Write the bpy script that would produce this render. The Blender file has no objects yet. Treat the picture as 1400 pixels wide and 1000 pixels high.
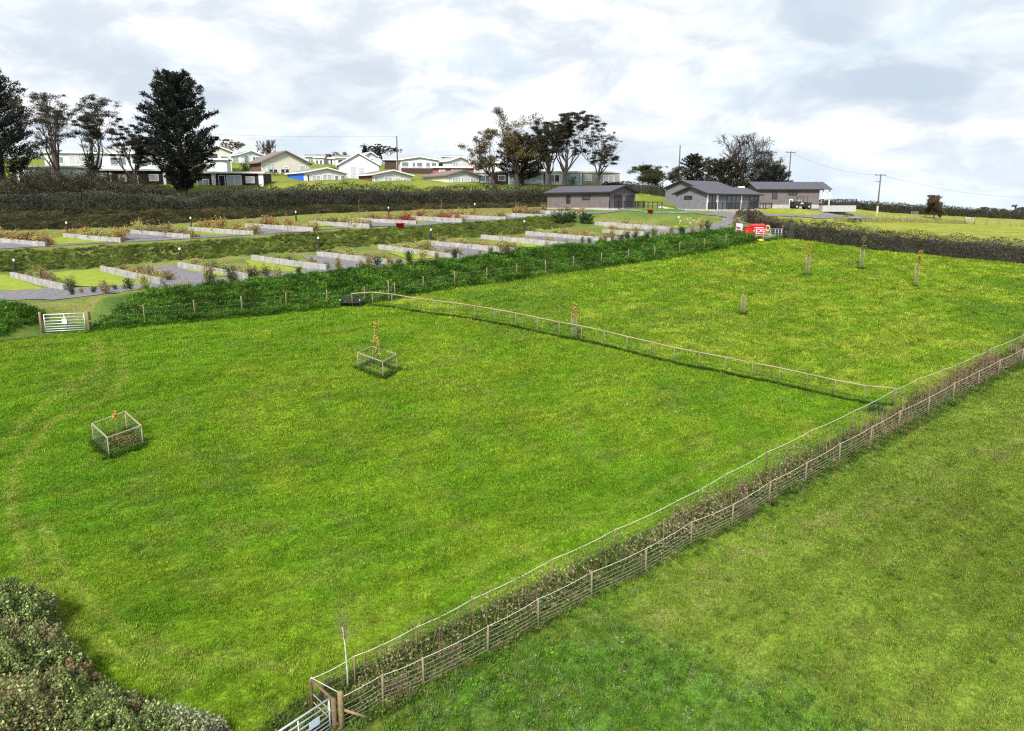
import bpy, math, random
import numpy as np
from mathutils.geometry import delaunay_2d_cdt
from mathutils import Vector
rad = math.radians
rng = np.random.default_rng(7)
random.seed(7)
SC = bpy.context.scene
COL = SC.collection
PITCH = rad(12.2); SP, CP = math.sin(PITCH), math.cos(PITCH)
CAMZ = 20.0
BACK = {}

# ------------------------------------------------------------ surveying: photograph ray + distance -> point of the place
def P3(px, py, Z):
    u = (px-700)/1000; v = (py-500)/1000
    return np.array([Z*u, Z*(CP - v*SP), CAMZ - Z*(SP + v*CP)])

# ------------------------------------------------------------ noise
def _hash(ix, iy, s):
    h = (ix.astype(np.int64)*374761393 + iy.astype(np.int64)*668265263 + s*2147483) & 0x7fffffff
    h = ((h ^ (h >> 13))*1274126177) & 0x7fffffff
    return ((h ^ (h >> 16)) & 0xffff)/65535.0
def vnoise(x, y, s=0):
    x = np.asarray(x, float); y = np.asarray(y, float)
    ix = np.floor(x); iy = np.floor(y); fx = x-ix; fy = y-iy
    fx = fx*fx*(3-2*fx); fy = fy*fy*(3-2*fy)
    a = _hash(ix, iy, s); b = _hash(ix+1, iy, s); c = _hash(ix, iy+1, s); d = _hash(ix+1, iy+1, s)
    return (a*(1-fx)+b*fx)*(1-fy) + (c*(1-fx)+d*fx)*fy
def fbm(x, y, s=0, o=4):
    t = 0; a = 1; n = 0
    for i in range(o):
        t = t + a*vnoise(x*2**i+13.7*i, y*2**i-7.1*i, s+i); n += a; a *= .5
    return t/n
def sstep(a, b, x):
    t = np.clip((x-a)/(b-a), 0, 1); return t*t*(3-2*t)

# ------------------------------------------------------------ terrain survey lines (px, py, distance)
LN = {}
LN['B0'] = [(-260,505,42),(-120,482,45),(0,468,47),(90,457,50),(208,443,53),(376,430,58),(490,420,62),(583,400,68),(780,372,76),(960,346,83),(1030,331,87),(1068,326,91),(1186,342,90),(1293,353,89),(1400,362,88),(1560,376,87)]
LN['B1'] = [(-260,435,47),(-100,420,50),(0,416,51),(45,421,52),(66,440,52.2),(112,438,53.4),(150,400,57),(220,394,58),(376,380,63),(520,366,70),(700,345,78),(850,330,85),(960,318,88),(1015,310,91)]
LN['T0'] = [(-260,425,56),(0,408,59),(100,402,60),(220,391,60),(376,377,65),(520,363,72),(700,342,80),(850,327,87),(960,314,90),(1015,307,93)]
LN['M0'] = [(-260,392,67),(0,375,70),(95,369,71.5),(230,360,74),(340,350,77),(434,344,80),(587,330,85),(716,319,90),(800,308,95),(880,303,98)]
LN['M1'] = [(-260,360,70),(0,343,74),(240,331,79),(340,324,82),(480,314,87),(630,305,93),(758,296,100)]
LN['U0'] = [(-260,357,73),(0,340,77),(240,328,82),(340,321,85),(480,311,90),(630,302.5,96),(758,294,103)]
LN['U1'] = [(-260,328,84),(0,316,88),(175,312,91),(300,302,96),(450,292,103),(600,287,109),(740,284,114)]
LN['H0'] = [(-260,292,92),(0,288,95),(200,285,99),(400,280,105),(560,278,112),(740,277,118)]
LN['FF'] = [(380,1070,22),(470,1005,24),(736,858,28.5),(945,747,33.5),(1148,636,40),(1229,587,43.5),(1300,548,48),(1400,497,55),(1520,440,66)]
LN['CX'] = [(504,419,61.5),(559,426,60.5),(640,437,59),(735,455,57),(830,475,55),(926,499,53),(1067,527,51),(1180,552,49.5),(1222,556,49)]
PTS = [(1034,324,89.5),(1048,323,91),(1020,326,88.6),(1060,322,92.5),(-500,1500,15),(0,1500,15),(400,1500,18),(1000,1500,18),(1900,1500,18),(-300,1100,19),(0,1000,20),(0,800,27),(-300,800,26),(200,900,24.5),
 (150,628,36),(0,640,35),(-300,640,34),(300,750,31),(600,650,37),(850,620,41),(300,520,43),(100,520,42),(513,520,44.5),(650,540,46),
 (700,1000,23),(1000,1000,24),(1400,1000,25),(1400,700,36),(1100,800,31),(1400,570,46),(1900,520,58),(1900,1000,26),
 (785,463,56.6),(1015,430,64),(1252,393,75),(1177,368,81),(1103,377,77),(1400,420,70),(1700,420,76),
 (0,253,108),(250,257,108),(440,249,118),(560,250,121),(650,251,122),(700,256,124),(840,254,128),
 (350,236,132),(400,240,130),(440,228,150),(540,237,150),(620,240,142),(300,222,150),(100,228,130),(200,226,135),
 (0,215,170),(300,215,172),(450,222,175),(600,228,175),(700,240,165),(850,258,150),
 (0,226,240),(450,236,240),(850,266,220),(-300,250,108),(-300,225,170),(-300,230,240),
 (760,287,107),(833,287,105),(870,288,107),(923,288,110),(965,288,108),(1000,290,109),(1037,286,118),(1130,286,123),(890,274,122),(1000,277,135),(1120,281,140),
 (820,292,103),(900,300,99),(1000,300,97),(1060,302,100),
 (1100,300,105),(1080,292,115),(1200,301,122),(1200,317,101),(1300,303,140),(1300,328,98),(1400,336,96),(1560,350,96),(1400,309,140),(1560,325,140),
 (1130,284,152),(1200,289,152),(1300,295,155),(1400,300,160),(1600,308,165)]
WPTS = [(-500,150,31),(-500,300,24),(-500,60,22),(-300,-50,2),(0,-60,-2),(300,-60,-2),(500,60,2),(500,200,8),(300,210,13),(160,230,16),
 (150,560,16.2),(420,600,15.8),(-300,600,16),(-2000,800,0),(2500,700,0),(-4000,5000,-60),(4500,5000,-60),(0,3000,-30),(-3000,-200,0),(3000,-200,0),(0,-600,-5)]
def w3(l): return np.array([P3(*p) for p in l])
WL = {k: w3(v) for k, v in LN.items()}
def densify(a, st):
    out = []
    for p, q in zip(a[:-1], a[1:]):
        n = max(1, int(np.linalg.norm((q-p)[:2])/st))
        for i in range(n): out.append(p+(q-p)*i/n)
    out.append(a[-1]); return np.array(out)
def ly(k, x):  # y of a survey line at x
    a = WL[k]; return np.interp(x, a[:, 0], a[:, 1])

def tin():
    V = []; E = []
    for k, a in WL.items():
        d = densify(a, 4.0); s = len(V)
        V += list(d); E += [(s+i, s+i+1) for i in range(len(d)-1)]
    V += [P3(*p) for p in PTS]; V += [np.array(p, float) for p in WPTS]
    V = np.array(V)
    co = [Vector((float(v[0]), float(v[1]))) for v in V]
    r = delaunay_2d_cdt(co, E, [], 0, 1e-4)
    vo, tr, ov = r[0], r[2], r[3]
    Z = []
    for i, v in enumerate(vo):
        if ov[i]: Z.append(V[ov[i][0], 2])
        else:
            d = np.hypot(V[:, 0]-v.x, V[:, 1]-v.y); j = np.argsort(d)[:3]; w = 1/(d[j]+.01)
            Z.append(float((V[j, 2]*w).sum()/w.sum()))
    return np.array([[v.x, v.y] for v in vo]), np.array(Z), tr
_v, _z, _t = tin()
STEP = .55
ux = np.arange(-75, 112, STEP); uy = np.arange(14, 190, STEP)
def geo(s, n, tot):
    k = np.arange(1, n+1)/n; return s + tot*(k**3)
gx = np.concatenate([-geo(75, 26, 3500)[::-1], ux, geo(ux[-1], 26, 3600)])
gy = np.concatenate([14-(geo(0, 10, 500)[::-1]), uy, geo(uy[-1], 40, 4600)])
GX, GY = np.meshgrid(gx, gy)
GZ = np.full(GX.shape, np.nan)
for t in _t:
    a, b, c = _v[t[0]], _v[t[1]], _v[t[2]]
    lo = np.minimum(np.minimum(a, b), c); hi = np.maximum(np.maximum(a, b), c)
    i0, i1 = np.searchsorted(gx, lo[0]-1e-6), np.searchsorted(gx, hi[0]+1e-6)
    j0, j1 = np.searchsorted(gy, lo[1]-1e-6), np.searchsorted(gy, hi[1]+1e-6)
    if i1 <= i0 or j1 <= j0: continue
    X = GX[j0:j1, i0:i1]; Y = GY[j0:j1, i0:i1]
    det = (b[0]-a[0])*(c[1]-a[1])-(c[0]-a[0])*(b[1]-a[1])
    if abs(det) < 1e-9: continue
    l1 = ((X-a[0])*(c[1]-a[1])-(c[0]-a[0])*(Y-a[1]))/det
    l2 = ((b[0]-a[0])*(Y-a[1])-(X-a[0])*(b[1]-a[1]))/det
    m = (l1 >= -1e-6) & (l2 >= -1e-6) & (l1+l2 <= 1+1e-6)
    z = _z[t[0]]*(1-l1-l2)+_z[t[1]]*l1+_z[t[2]]*l2
    S = GZ[j0:j1, i0:i1]; S[m] = z[m]
GZ = np.where(np.isnan(GZ), -30, GZ)
def blur(a, r, n=2):
    for _ in range(n):
        for ax in (0, 1):
            p = np.pad(a, [(r, r) if i == ax else (0, 0) for i in (0, 1)], mode='edge')
            c = np.cumsum(p, axis=ax)
            if ax == 0: c = np.vstack([np.zeros((1, c.shape[1])), c]); a = (c[2*r+1:]-c[:-2*r-1])/(2*r+1)
            else: c = np.hstack([np.zeros((c.shape[0], 1)), c]); a = (c[:, 2*r+1:]-c[:, :-2*r-1])/(2*r+1)
    return a
zs = blur(GZ, 1, 1); zb = blur(GZ, 7, 3)
m = sstep(1.0, 6.0, ly('B0', GX)-GY)
GZ = zs*(1-m)+zb*m
bank = sstep(.2, 1, GY-ly('B0', GX))*(1-sstep(0, 2, GY-ly('B1', GX)))*(GX < 27)
rough = np.maximum(bank, ((GY > ly('M0', GX)) & (GY < ly('M1', GX)) & (GX < 5))*1.0)
GZ = GZ + (fbm(GX*.35, GY*.35, 3)-.5)*.25*(1-.3*m) + rough*(fbm(GX*.9, GY*.9, 9)-.5)*.7
GZ += np.where((np.abs(GX) < 150) & (GY < 260), (fbm(GX*1.4, GY*1.4, 5)-.5)*.06, 0)
# grass mound beside the lodge track
_c = P3(895, 302, 101)
GZ += 1.15*np.exp(-((GX-_c[0])/6.2)**4-((GY-_c[1])/2.6)**2)
_c = P3(1105, 291, 117)
GZ += .55*np.exp(-((GX-_c[0])/7)**4-((GY-_c[1])/1.6)**2)

def hz(x, y):
    x = np.clip(np.asarray(x, float), gx[0], gx[-1]-1e-3); y = np.clip(np.asarray(y, float), gy[0], gy[-1]-1e-3)
    i = np.clip(np.searchsorted(gx, x, side='right')-1, 0, len(gx)-2); j = np.clip(np.searchsorted(gy, y, side='right')-1, 0, len(gy)-2)
    fx = (x-gx[i])/(gx[i+1]-gx[i]); fy = (y-gy[j])/(gy[j+1]-gy[j])
    return (GZ[j, i]*(1-fx)+GZ[j, i+1]*fx)*(1-fy)+(GZ[j+1, i]*(1-fx)+GZ[j+1, i+1]*fx)*fy
def ground(px, py, zmin=12, zmax=300):
    """where the sight line through a photograph point first meets the ground"""
    t = np.arange(zmin, zmax, .1)
    d = P3(px, py, 1.0)-np.array([0, 0, CAMZ])
    P = np.array([0, 0, CAMZ])[None]+t[:, None]*d[None]
    b = P[:, 2] < hz(P[:, 0], P[:, 1])
    k = int(np.argmax(b)) if b.any() else len(t)-1
    p = P[k].copy(); p[2] = float(hz(p[0], p[1])); return p
def onz(p, dz=0): return np.array([p[0], p[1], float(hz(p[0], p[1]))+dz])
def ptZ(px, py, Z):
    """point at a distance, dropped on the ground"""
    return onz(P3(px, py, Z))

# ------------------------------------------------------------ materials
MATS = {}
def nodes(m):
    m.use_nodes = True; nt = m.node_tree; nt.nodes.clear(); return nt
def mat(name, col, rough=.8, col2=None, scale=6, metal=0, spec=.3, bump=0, emit=None, wave=None):
    if name in MATS: return MATS[name]
    m = bpy.data.materials.new(name); nt = nodes(m); N = nt.nodes; L = nt.links
    o = N.new('ShaderNodeOutputMaterial'); b = N.new('ShaderNodeBsdfPrincipled'); L.new(b.outputs[0], o.inputs[0])
    b.inputs['Roughness'].default_value = rough; b.inputs['Metallic'].default_value = metal
    b.inputs['Specular IOR Level'].default_value = spec
    col2 = col2 or tuple(c*.7 for c in col)
    g = N.new('ShaderNodeNewGeometry'); n = N.new('ShaderNodeTexNoise'); n.inputs['Scale'].default_value = scale; n.inputs['Detail'].default_value = 6
    n.inputs['Roughness'].default_value = .65
    L.new(g.outputs['Position'], n.inputs['Vector'])
    r = N.new('ShaderNodeMapRange'); r.inputs[1].default_value = .35; r.inputs[2].default_value = .65; L.new(n.outputs[0], r.inputs[0])
    mx = N.new('ShaderNodeMix'); mx.data_type = 'RGBA'; mx.inputs[6].default_value = (*col, 1); mx.inputs[7].default_value = (*col2, 1)
    L.new(r.outputs[0], mx.inputs[0]); src = mx.outputs[2]
    if wave:   # board joints: (direction, scale, darkness)
        w = N.new('ShaderNodeTexWave'); w.wave_type = 'BANDS'; w.bands_direction = wave[0]; w.wave_profile = 'SAW'; w.inputs['Scale'].default_value = wave[1]
        L.new(g.outputs['Position'], w.inputs['Vector'])
        rr = N.new('ShaderNodeMapRange'); rr.inputs[1].default_value = 0; rr.inputs[2].default_value = .16; rr.inputs[3].default_value = wave[2]; rr.inputs[4].default_value = 1
        L.new(w.outputs[1], rr.inputs[0])
        ml = N.new('ShaderNodeMix'); ml.data_type = 'RGBA'; ml.blend_type = 'MULTIPLY'; ml.inputs[0].default_value = 1
        L.new(src, ml.inputs[6]); L.new(rr.outputs[0], ml.inputs[7]); src = ml.outputs[2]
    L.new(src, b.inputs['Base Color'])
    if bump:
        bp = N.new('ShaderNodeBump'); bp.inputs['Strength'].default_value = bump; bp.inputs['Distance'].default_value = .05
        L.new(n.outputs[0], bp.inputs['Height']); L.new(bp.outputs[0], b.inputs['Normal'])
    MATS[name] = m; return m
def leafmat(name, attr='col', inst=False, trans=.25, rough=.7):
    if name in MATS: return MATS[name]
    m = bpy.data.materials.new(name); nt = nodes(m); N = nt.nodes; L = nt.links
    o = N.new('ShaderNodeOutputMaterial'); a = N.new('ShaderNodeAttribute'); a.attribute_name = attr
    if inst: a.attribute_type = 'INSTANCER'
    d = N.new('ShaderNodeBsdfPrincipled'); d.inputs['Roughness'].default_value = rough; d.inputs['Specular IOR Level'].default_value = .12
    src = a.outputs['Color']
    if inst:
        g = N.new('ShaderNodeNewGeometry'); n = N.new('ShaderNodeTexNoise'); n.inputs['Scale'].default_value = 9; n.inputs['Detail'].default_value = 3
        L.new(g.outputs['Position'], n.inputs['Vector'])
        r = N.new('ShaderNodeMapRange'); r.inputs[1].default_value = .3; r.inputs[2].default_value = .7; r.inputs[3].default_value = .72; r.inputs[4].default_value = 1.3
        L.new(n.outputs[0], r.inputs[0])
        v = N.new('ShaderNodeVectorMath'); v.operation = 'SCALE'; L.new(src, v.inputs[0]); L.new(r.outputs[0], v.inputs['Scale']); src = v.outputs[0]
    L.new(src, d.inputs['Base Color'])
    if trans:
        t = N.new('ShaderNodeBsdfTranslucent'); L.new(src, t.inputs[0]); mx = N.new('ShaderNodeMixShader'); mx.inputs[0].default_value = trans
        L.new(d.outputs[0], mx.inputs[1]); L.new(t.outputs[0], mx.inputs[2]); L.new(mx.outputs[0], o.inputs[0])
    else: L.new(d.outputs[0], o.inputs[0])
    MATS[name] = m; return m

# ------------------------------------------------------------ object helpers
def tag(o, label=None, cat=None, group=None, kind=None):
    if label: o['label'] = label
    if cat: o['category'] = cat
    if group: o['group'] = group
    if kind: o['kind'] = kind
    return o
def thing(name, label, cat, loc, group=None):
    o = bpy.data.objects.new(name, None); COL.objects.link(o); o.location = [float(v) for v in loc]; o.empty_display_size = .3
    return tag(o, label, cat, group)
def wloc(o):
    p = np.zeros(3)
    while o is not None: p = p+np.array(o.location); o = o.parent
    return p
def link(name, me, m, parent=None, loc=None):
    o = bpy.data.objects.new(name, me); COL.objects.link(o)
    if m is not None: me.materials.append(m)
    if parent is not None: o.parent = parent
    if loc is not None: o.location = [float(v) for v in loc]
    return o
class MB:
    def __init__(s): s.v = []; s.f = []; s.fr = None
    def frame(s, O, ang):
        c, n = math.cos(ang), math.sin(ang); s.fr = (np.array(O, float), np.array([c, n, 0]), np.array([-n, c, 0])); return s
    def T(s, p):
        if s.fr is None: return tuple(float(q) for q in p)
        O, X, Y = s.fr; q = O+X*p[0]+Y*p[1]+np.array([0, 0, p[2]]); return tuple(float(t) for t in q)
    def add(s, vs, fs):
        n = len(s.v); s.v += [s.T(p) for p in vs]; s.f += [tuple(n+i for i in f) for f in fs]
    def box(s, a, b):
        (x0, y0, z0), (x1, y1, z1) = a, b
        s.add([(x0,y0,z0),(x1,y0,z0),(x1,y1,z0),(x0,y1,z0),(x0,y0,z1),(x1,y0,z1),(x1,y1,z1),(x0,y1,z1)],
              [(0,3,2,1),(4,5,6,7),(0,1,5,4),(1,2,6,5),(2,3,7,6),(3,0,4,7)])
    def beam(s, p, q, w, h, up=(0,0,1)):
        p = np.array(p, float); q = np.array(q, float); d = q-p; d /= np.linalg.norm(d)+1e-9
        up = np.array(up, float)
        sd = np.cross(d, up)
        if np.linalg.norm(sd) < 1e-3: sd = np.array([1., 0, 0])
        sd /= np.linalg.norm(sd); u = np.cross(sd, d)
        vs = []
        for e in (p, q):
            for a, b in ((-1,-1),(1,-1),(1,1),(-1,1)): vs.append(e+sd*a*w/2+u*b*h/2)
        s.add(vs, [(0,3,2,1),(4,5,6,7),(0,1,5,4),(1,2,6,5),(2,3,7,6),(3,0,4,7)])
    def tube(s, pts, rs, n=6, cap=True):
        pts = [np.array(p, float) for p in pts]; k = len(pts)
        if not hasattr(rs, '__len__'): rs = [rs]*k
        vs = []
        for i, p in enumerate(pts):
            d = pts[min(i+1, k-1)]-pts[max(i-1, 0)]; d = d/(np.linalg.norm(d)+1e-9)
            a = np.cross(d, (0, 0, 1)) if abs(d[2]) < .9 else np.cross(d, (1, 0, 0)); a /= np.linalg.norm(a)+1e-9; b = np.cross(d, a)
            for j in range(n):
                t = 2*math.pi*j/n; vs.append(p+(a*math.cos(t)+b*math.sin(t))*rs[i])
        fs = [(i*n+j, i*n+(j+1) % n, (i+1)*n+(j+1) % n, (i+1)*n+j) for i in range(k-1) for j in range(n)]
        if cap: fs += [tuple(range(n))[::-1], tuple((k-1)*n+j for j in range(n))]
        s.add(vs, fs)
    def lathe(s, c, prof, n=14):
        vs = []; c = np.array(c, float)
        for r, z in prof:
            for j in range(n):
                t = 2*math.pi*j/n; vs.append(c+np.array([r*math.cos(t), r*math.sin(t), z]))
        k = len(prof)
        fs = [(i*n+j, i*n+(j+1) % n, (i+1)*n+(j+1) % n, (i+1)*n+j) for i in range(k-1) for j in range(n)]
        fs += [tuple(range(n))[::-1], tuple((k-1)*n+j for j in range(n))]
        s.add(vs, fs)
    def prism(s, poly, ax):   # poly: list of 3d pts (planar), extruded by vector ax
        n = len(poly); a = [np.array(p, float) for p in poly]; ax = np.array(ax, float)
        s.add(a+[p+ax for p in a], [tuple(range(n))[::-1], tuple(range(n, 2*n))]+[(i, (i+1) % n, n+(i+1) % n, n+i) for i in range(n)])
    def build(s, name, m, parent=None, smooth=False, bevel=0):
        me = bpy.data.meshes.new(name); off = wloc(parent) if parent is not None else np.zeros(3)
        v = np.array(s.v) if s.v else np.zeros((0, 3)); loc = None
        if parent is None:
            loc = np.array([v[:, 0].mean(), v[:, 1].mean(), v[:, 2].min()]); off = loc
        me.from_pydata([tuple(p) for p in (v-off)], [], s.f)
        me.update()
        if smooth: me.polygons.foreach_set('use_smooth', [True]*len(me.polygons))
        o = link(name, me, m, parent, loc)
        if bevel:
            b = o.modifiers.new('b', 'BEVEL'); b.width = bevel; b.segments = 2
        return o

def quadmesh(name, V, C=None, m=None, parent=None, loc=None, off=None):
    """V (N,4,3) quads, C (N,3) colours"""
    N = len(V); me = bpy.data.meshes.new(name); V = V.reshape(-1, 3)
    if off is not None: V = V-off
    me.vertices.add(N*4); me.loops.add(N*4); me.polygons.add(N)
    me.vertices.foreach_set('co', V.astype(np.float32).ravel())
    me.loops.foreach_set('vertex_index', np.arange(N*4, dtype=np.int32))
    me.polygons.foreach_set('loop_start', np.arange(0, N*4, 4, dtype=np.int32))
    me.update(calc_edges=True)
    if C is not None:
        a = me.attributes.new('col', 'FLOAT_COLOR', 'POINT')
        a.data.foreach_set('color', np.repeat(np.c_[C, np.ones(N)], 4, axis=0).astype(np.float32).ravel())
    return link(name, me, m, parent, loc)
def unit(v): return v/(np.linalg.norm(v, axis=-1, keepdims=True)+1e-9)
def leafq(P, L, W, up=.3, D=None, spread=1.0, r=None):
    """rhombus leaves at P; D optional direction bias"""
    r = r or rng; n = len(P)
    d = r.normal(size=(n, 3)); d[:, 2] += up
    if D is not None: d = D+d*spread*.6
    d = unit(d); s = unit(np.cross(d, r.normal(size=(n, 3))))
    L = np.broadcast_to(L, (n,)); W = np.broadcast_to(W, (n,))
    k = (.7+.6*r.random(n))
    l = (L*k)[:, None]*.5; w = (W*k)[:, None]*.5
    return np.stack([P-d*l, P+s*w+d*l*.1, P+d*l, P-s*w+d*l*.1], axis=1)
def pal(n, cols, wts=None, jit=.25, r=None):
    r = r or rng; cols = np.array(cols, float); idx = r.choice(len(cols), size=n, p=wts)
    return cols[idx]*(1+jit*(r.random((n, 1))*2-1))*(1+.1*(r.random((n, 3))*2-1))
# ============================================================ ground colours (real material patches: swards, worn tracks, bare strips)
def polyd(X, Y, pts):
    d = np.full(X.shape, 1e9)
    for p, q in zip(pts[:-1], pts[1:]):
        v = q[:2]-p[:2]; L = (v*v).sum()+1e-9
        t = np.clip(((X-p[0])*v[0]+(Y-p[1])*v[1])/L, 0, 1)
        d = np.minimum(d, np.hypot(X-p[0]-t*v[0], Y-p[1]-t*v[1]))
    return d
def inpoly(X, Y, p):
    r = np.zeros(X.shape, bool); n = len(p)
    for i in range(n):
        a, b = p[i], p[(i+1) % n]
        c = ((a[1] > Y) != (b[1] > Y)) & (X < (b[0]-a[0])*(Y-a[1])/(b[1]-a[1]+1e-12)+a[0]); r ^= c
    return r
def gl(l): return np.array([ground(*p) for p in l])
TYRE = [gl([(165,470),(172,520),(150,545),(70,580),(20,640),(15,700),(45,780),(100,860),(180,905),(270,930)]),
        gl([(135,466),(140,505),(100,530),(40,570),(-5,620)]),
        gl([(60,720),(90,790),(140,840),(215,885),(300,905),(400,915)]),
        gl([(400,905),(620,790),(840,700),(1040,600)]),
        gl([(1400,610),(1230,680),(1080,730),(960,790),(880,860)])]
CX_W = WL['CX']
def cxy(x): return np.interp(x, CX_W[:, 0], CX_W[:, 1], left=1e6)
def fy(x): return np.interp(x, WL['FF'][:, 0], WL['FF'][:, 1])
def mixc(a, b, t): return a*(1-t[..., None])+np.array(b)*t[..., None]
def zone(X, Y):
    b0 = Y-ly('B0', X); b1 = Y-ly('B1', X); leftside = X < 32
    right = (Y < fy(X)) & (X > -7)
    upper = (~right) & (Y > cxy(X)) & (b0 < 0)
    return b0, b1, leftside, right, upper
LUSHP = None
def LUSHM(X, Y, n1):
    global LUSHP
    if LUSHP is None: LUSHP = np.array([q[:2] for q in gl([(440,1040),(524,968),(700,880),(790,850),(860,850),(960,890),(1060,930),(1150,950),(1190,1000),(1180,1080)])])
    ins = inpoly(X, Y, LUSHP); d = polyd(X, Y, np.vstack([LUSHP, LUSHP[:1]])); s = np.where(ins, d, -d)
    return sstep(-1.0, 1.6, s+(fbm(X*.7, Y*.7, 91)-.5)*4)
def gcol(X, Y):
    shp = X.shape; X = X.ravel(); Y = Y.ravel()
    b0, b1, ls, right, upper = zone(X, Y)
    n1 = fbm(X*.09, Y*.09, 11); n2 = fbm(X*.45, Y*.45, 12); n3 = fbm(X*1.7, Y*1.7, 14)
    c = np.tile(np.array([.093, .195, .006]), (len(X), 1))
    c = mixc(c, (.150, .228, .010), sstep(.45, .68, n1*.5+n2*.5)*.8)
    c = mixc(c, (.055, .145, .006), sstep(.56, .75, fbm(X*.14+5, Y*.14, 21)*.7+n3*.3)*.8)
    # mowing bands round the paddock
    for i, t in enumerate(TYRE[:4]):
        d = polyd(X, Y, t); c = mixc(c, (.21, .25, .03), np.exp(-(d/.24)**2)*(.6 if i < 3 else .3)*(.7+.7*n2)*(~right))
    mow = .5+.5*np.sin(2*np.pi*(Y*.93-X*.36+1.2*n1)/1.9)
    c = mixc(c, (.15, .235, .01), mow*.25*(~right))
    # upper field
    cu = np.tile(np.array([.115, .205, .008]), (len(X), 1)); cu = mixc(cu, (.185, .25, .016), sstep(.42, .66, n2*.6+n3*.4)); cu = mixc(cu, (.07, .155, .01), sstep(.55, .72, n1)*.6)
    c = np.where(upper[:, None], cu, c)
    # grazed field on the right: olive, worn, lush where it is damp
    cr = np.tile(np.array([.118, .185, .014]), (len(X), 1)); cr = mixc(cr, (.150, .205, .022), sstep(.4, .7, n2*.5+n3*.5)*.6); cr = mixc(cr, (.10, .15, .012), sstep(.5, .75, n1)*.8)
    dry = polyd(X, Y, TYRE[4]); cr = mixc(cr, (.16, .11, .05), np.exp(-(dry/.9)**2)*sstep(.5, .66, n3)*.3)
    lush = LUSHM(X, Y, n1)
    cr = mixc(cr, (.06, .14, .010), lush*.8); cr = mixc(cr, (.09, .19, .02), lush*sstep(.5, .7, n3)*.7)
    c = np.where(right[:, None], cr, c)
    # strip between the two fences
    df = np.abs(Y-fy(X))
    # terraces
    t = (b0 > 0) & ls
    cb = mixc(np.tile(np.array([.035, .075, .01]), (len(X), 1)), (.075, .12, .014), sstep(.45, .65, n2))
    c = np.where(t[:, None], cb, c)
    ct = mixc(np.tile(np.array([.085, .125, .016]), (len(X), 1)), (.14, .15, .028), sstep(.4, .65, n2))
    tt = t & (b1 > -.3); c = np.where(tt[:, None], ct, c)
    mb = t & (Y > ly('M0', X)) & (Y < ly('M1', X)+.4) & (X < 8)
    cm = mixc(np.tile(np.array([.05, .08, .015]), (len(X), 1)), (.11, .14, .025), sstep(.45, .68, n2)); c = np.where(mb[:, None], cm, c)
    cu2 = np.array([.13, .125, .025]); up = t & (Y > ly('M1', X)+.4) & (Y < ly('U1', X)) & (X < 8); c = np.where(up[:, None], mixc(np.tile(cu2, (len(X), 1)), (.12, .16, .02), sstep(.4, .6, n2)), c)
    hb = t & (Y > ly('U1', X)) & (Y < ly('H0', X)+3) & (X < 6); c = np.where(hb[:, None], mixc(np.tile(np.array([.04, .045, .02]), (len(X), 1)), (.07, .065, .03), sstep(.4, .65, n2)), c)
    hill = (Y > ly('H0', X)+3) & (Y < 400); hx = X < 35
    c = np.where((hill & hx)[:, None], mixc(np.tile(np.array([.11, .15, .012]), (len(X), 1)), (.15, .17, .022), sstep(.4, .65, n2)), c)
    rm = (b0 > 1) & (X >= 32) & (Y < 170)
    c = np.where(rm[:, None], mixc(np.tile(np.array([.15, .19, .012]), (len(X), 1)), (.19, .21, .025), sstep(.4, .65, n2)), c)
    mc = P3(895, 302, 101); mm = np.exp(-((X-mc[0])/7)**4-((Y-mc[1])/3.2)**4); c = mixc(c, (.055, .115, .012), mm*.9)
    far = Y > 260; c = np.where(far[:, None], mixc(np.tile(np.array([.09, .13, .04]), (len(X), 1)), (.16, .17, .06), sstep(.4, .6, fbm(X*.01, Y*.01, 31))), c)
    uu = X*.82+Y*.57; ww = -X*.57+Y*.82; st = fbm(uu*.22, ww*2.4, 71); st2 = fbm(uu*.9, ww*3.5, 72); n4 = fbm(X*.8+3, Y*.8, 73)
    nearf = (b0 < 0)|(X >= 32)
    c = mixc(c, (.15, .17, .03), sstep(.52, .72, n4)*.25*nearf); c = c*(1+(.45*(st-.5)+.35*(st2-.5))*nearf)[:, None]
    c = c*(.80+.40*n3)[:, None]*np.array([1.30,1.25,1.9])
    return c.reshape(*shp, 3)
GC = gcol(GX, GY)

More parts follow.
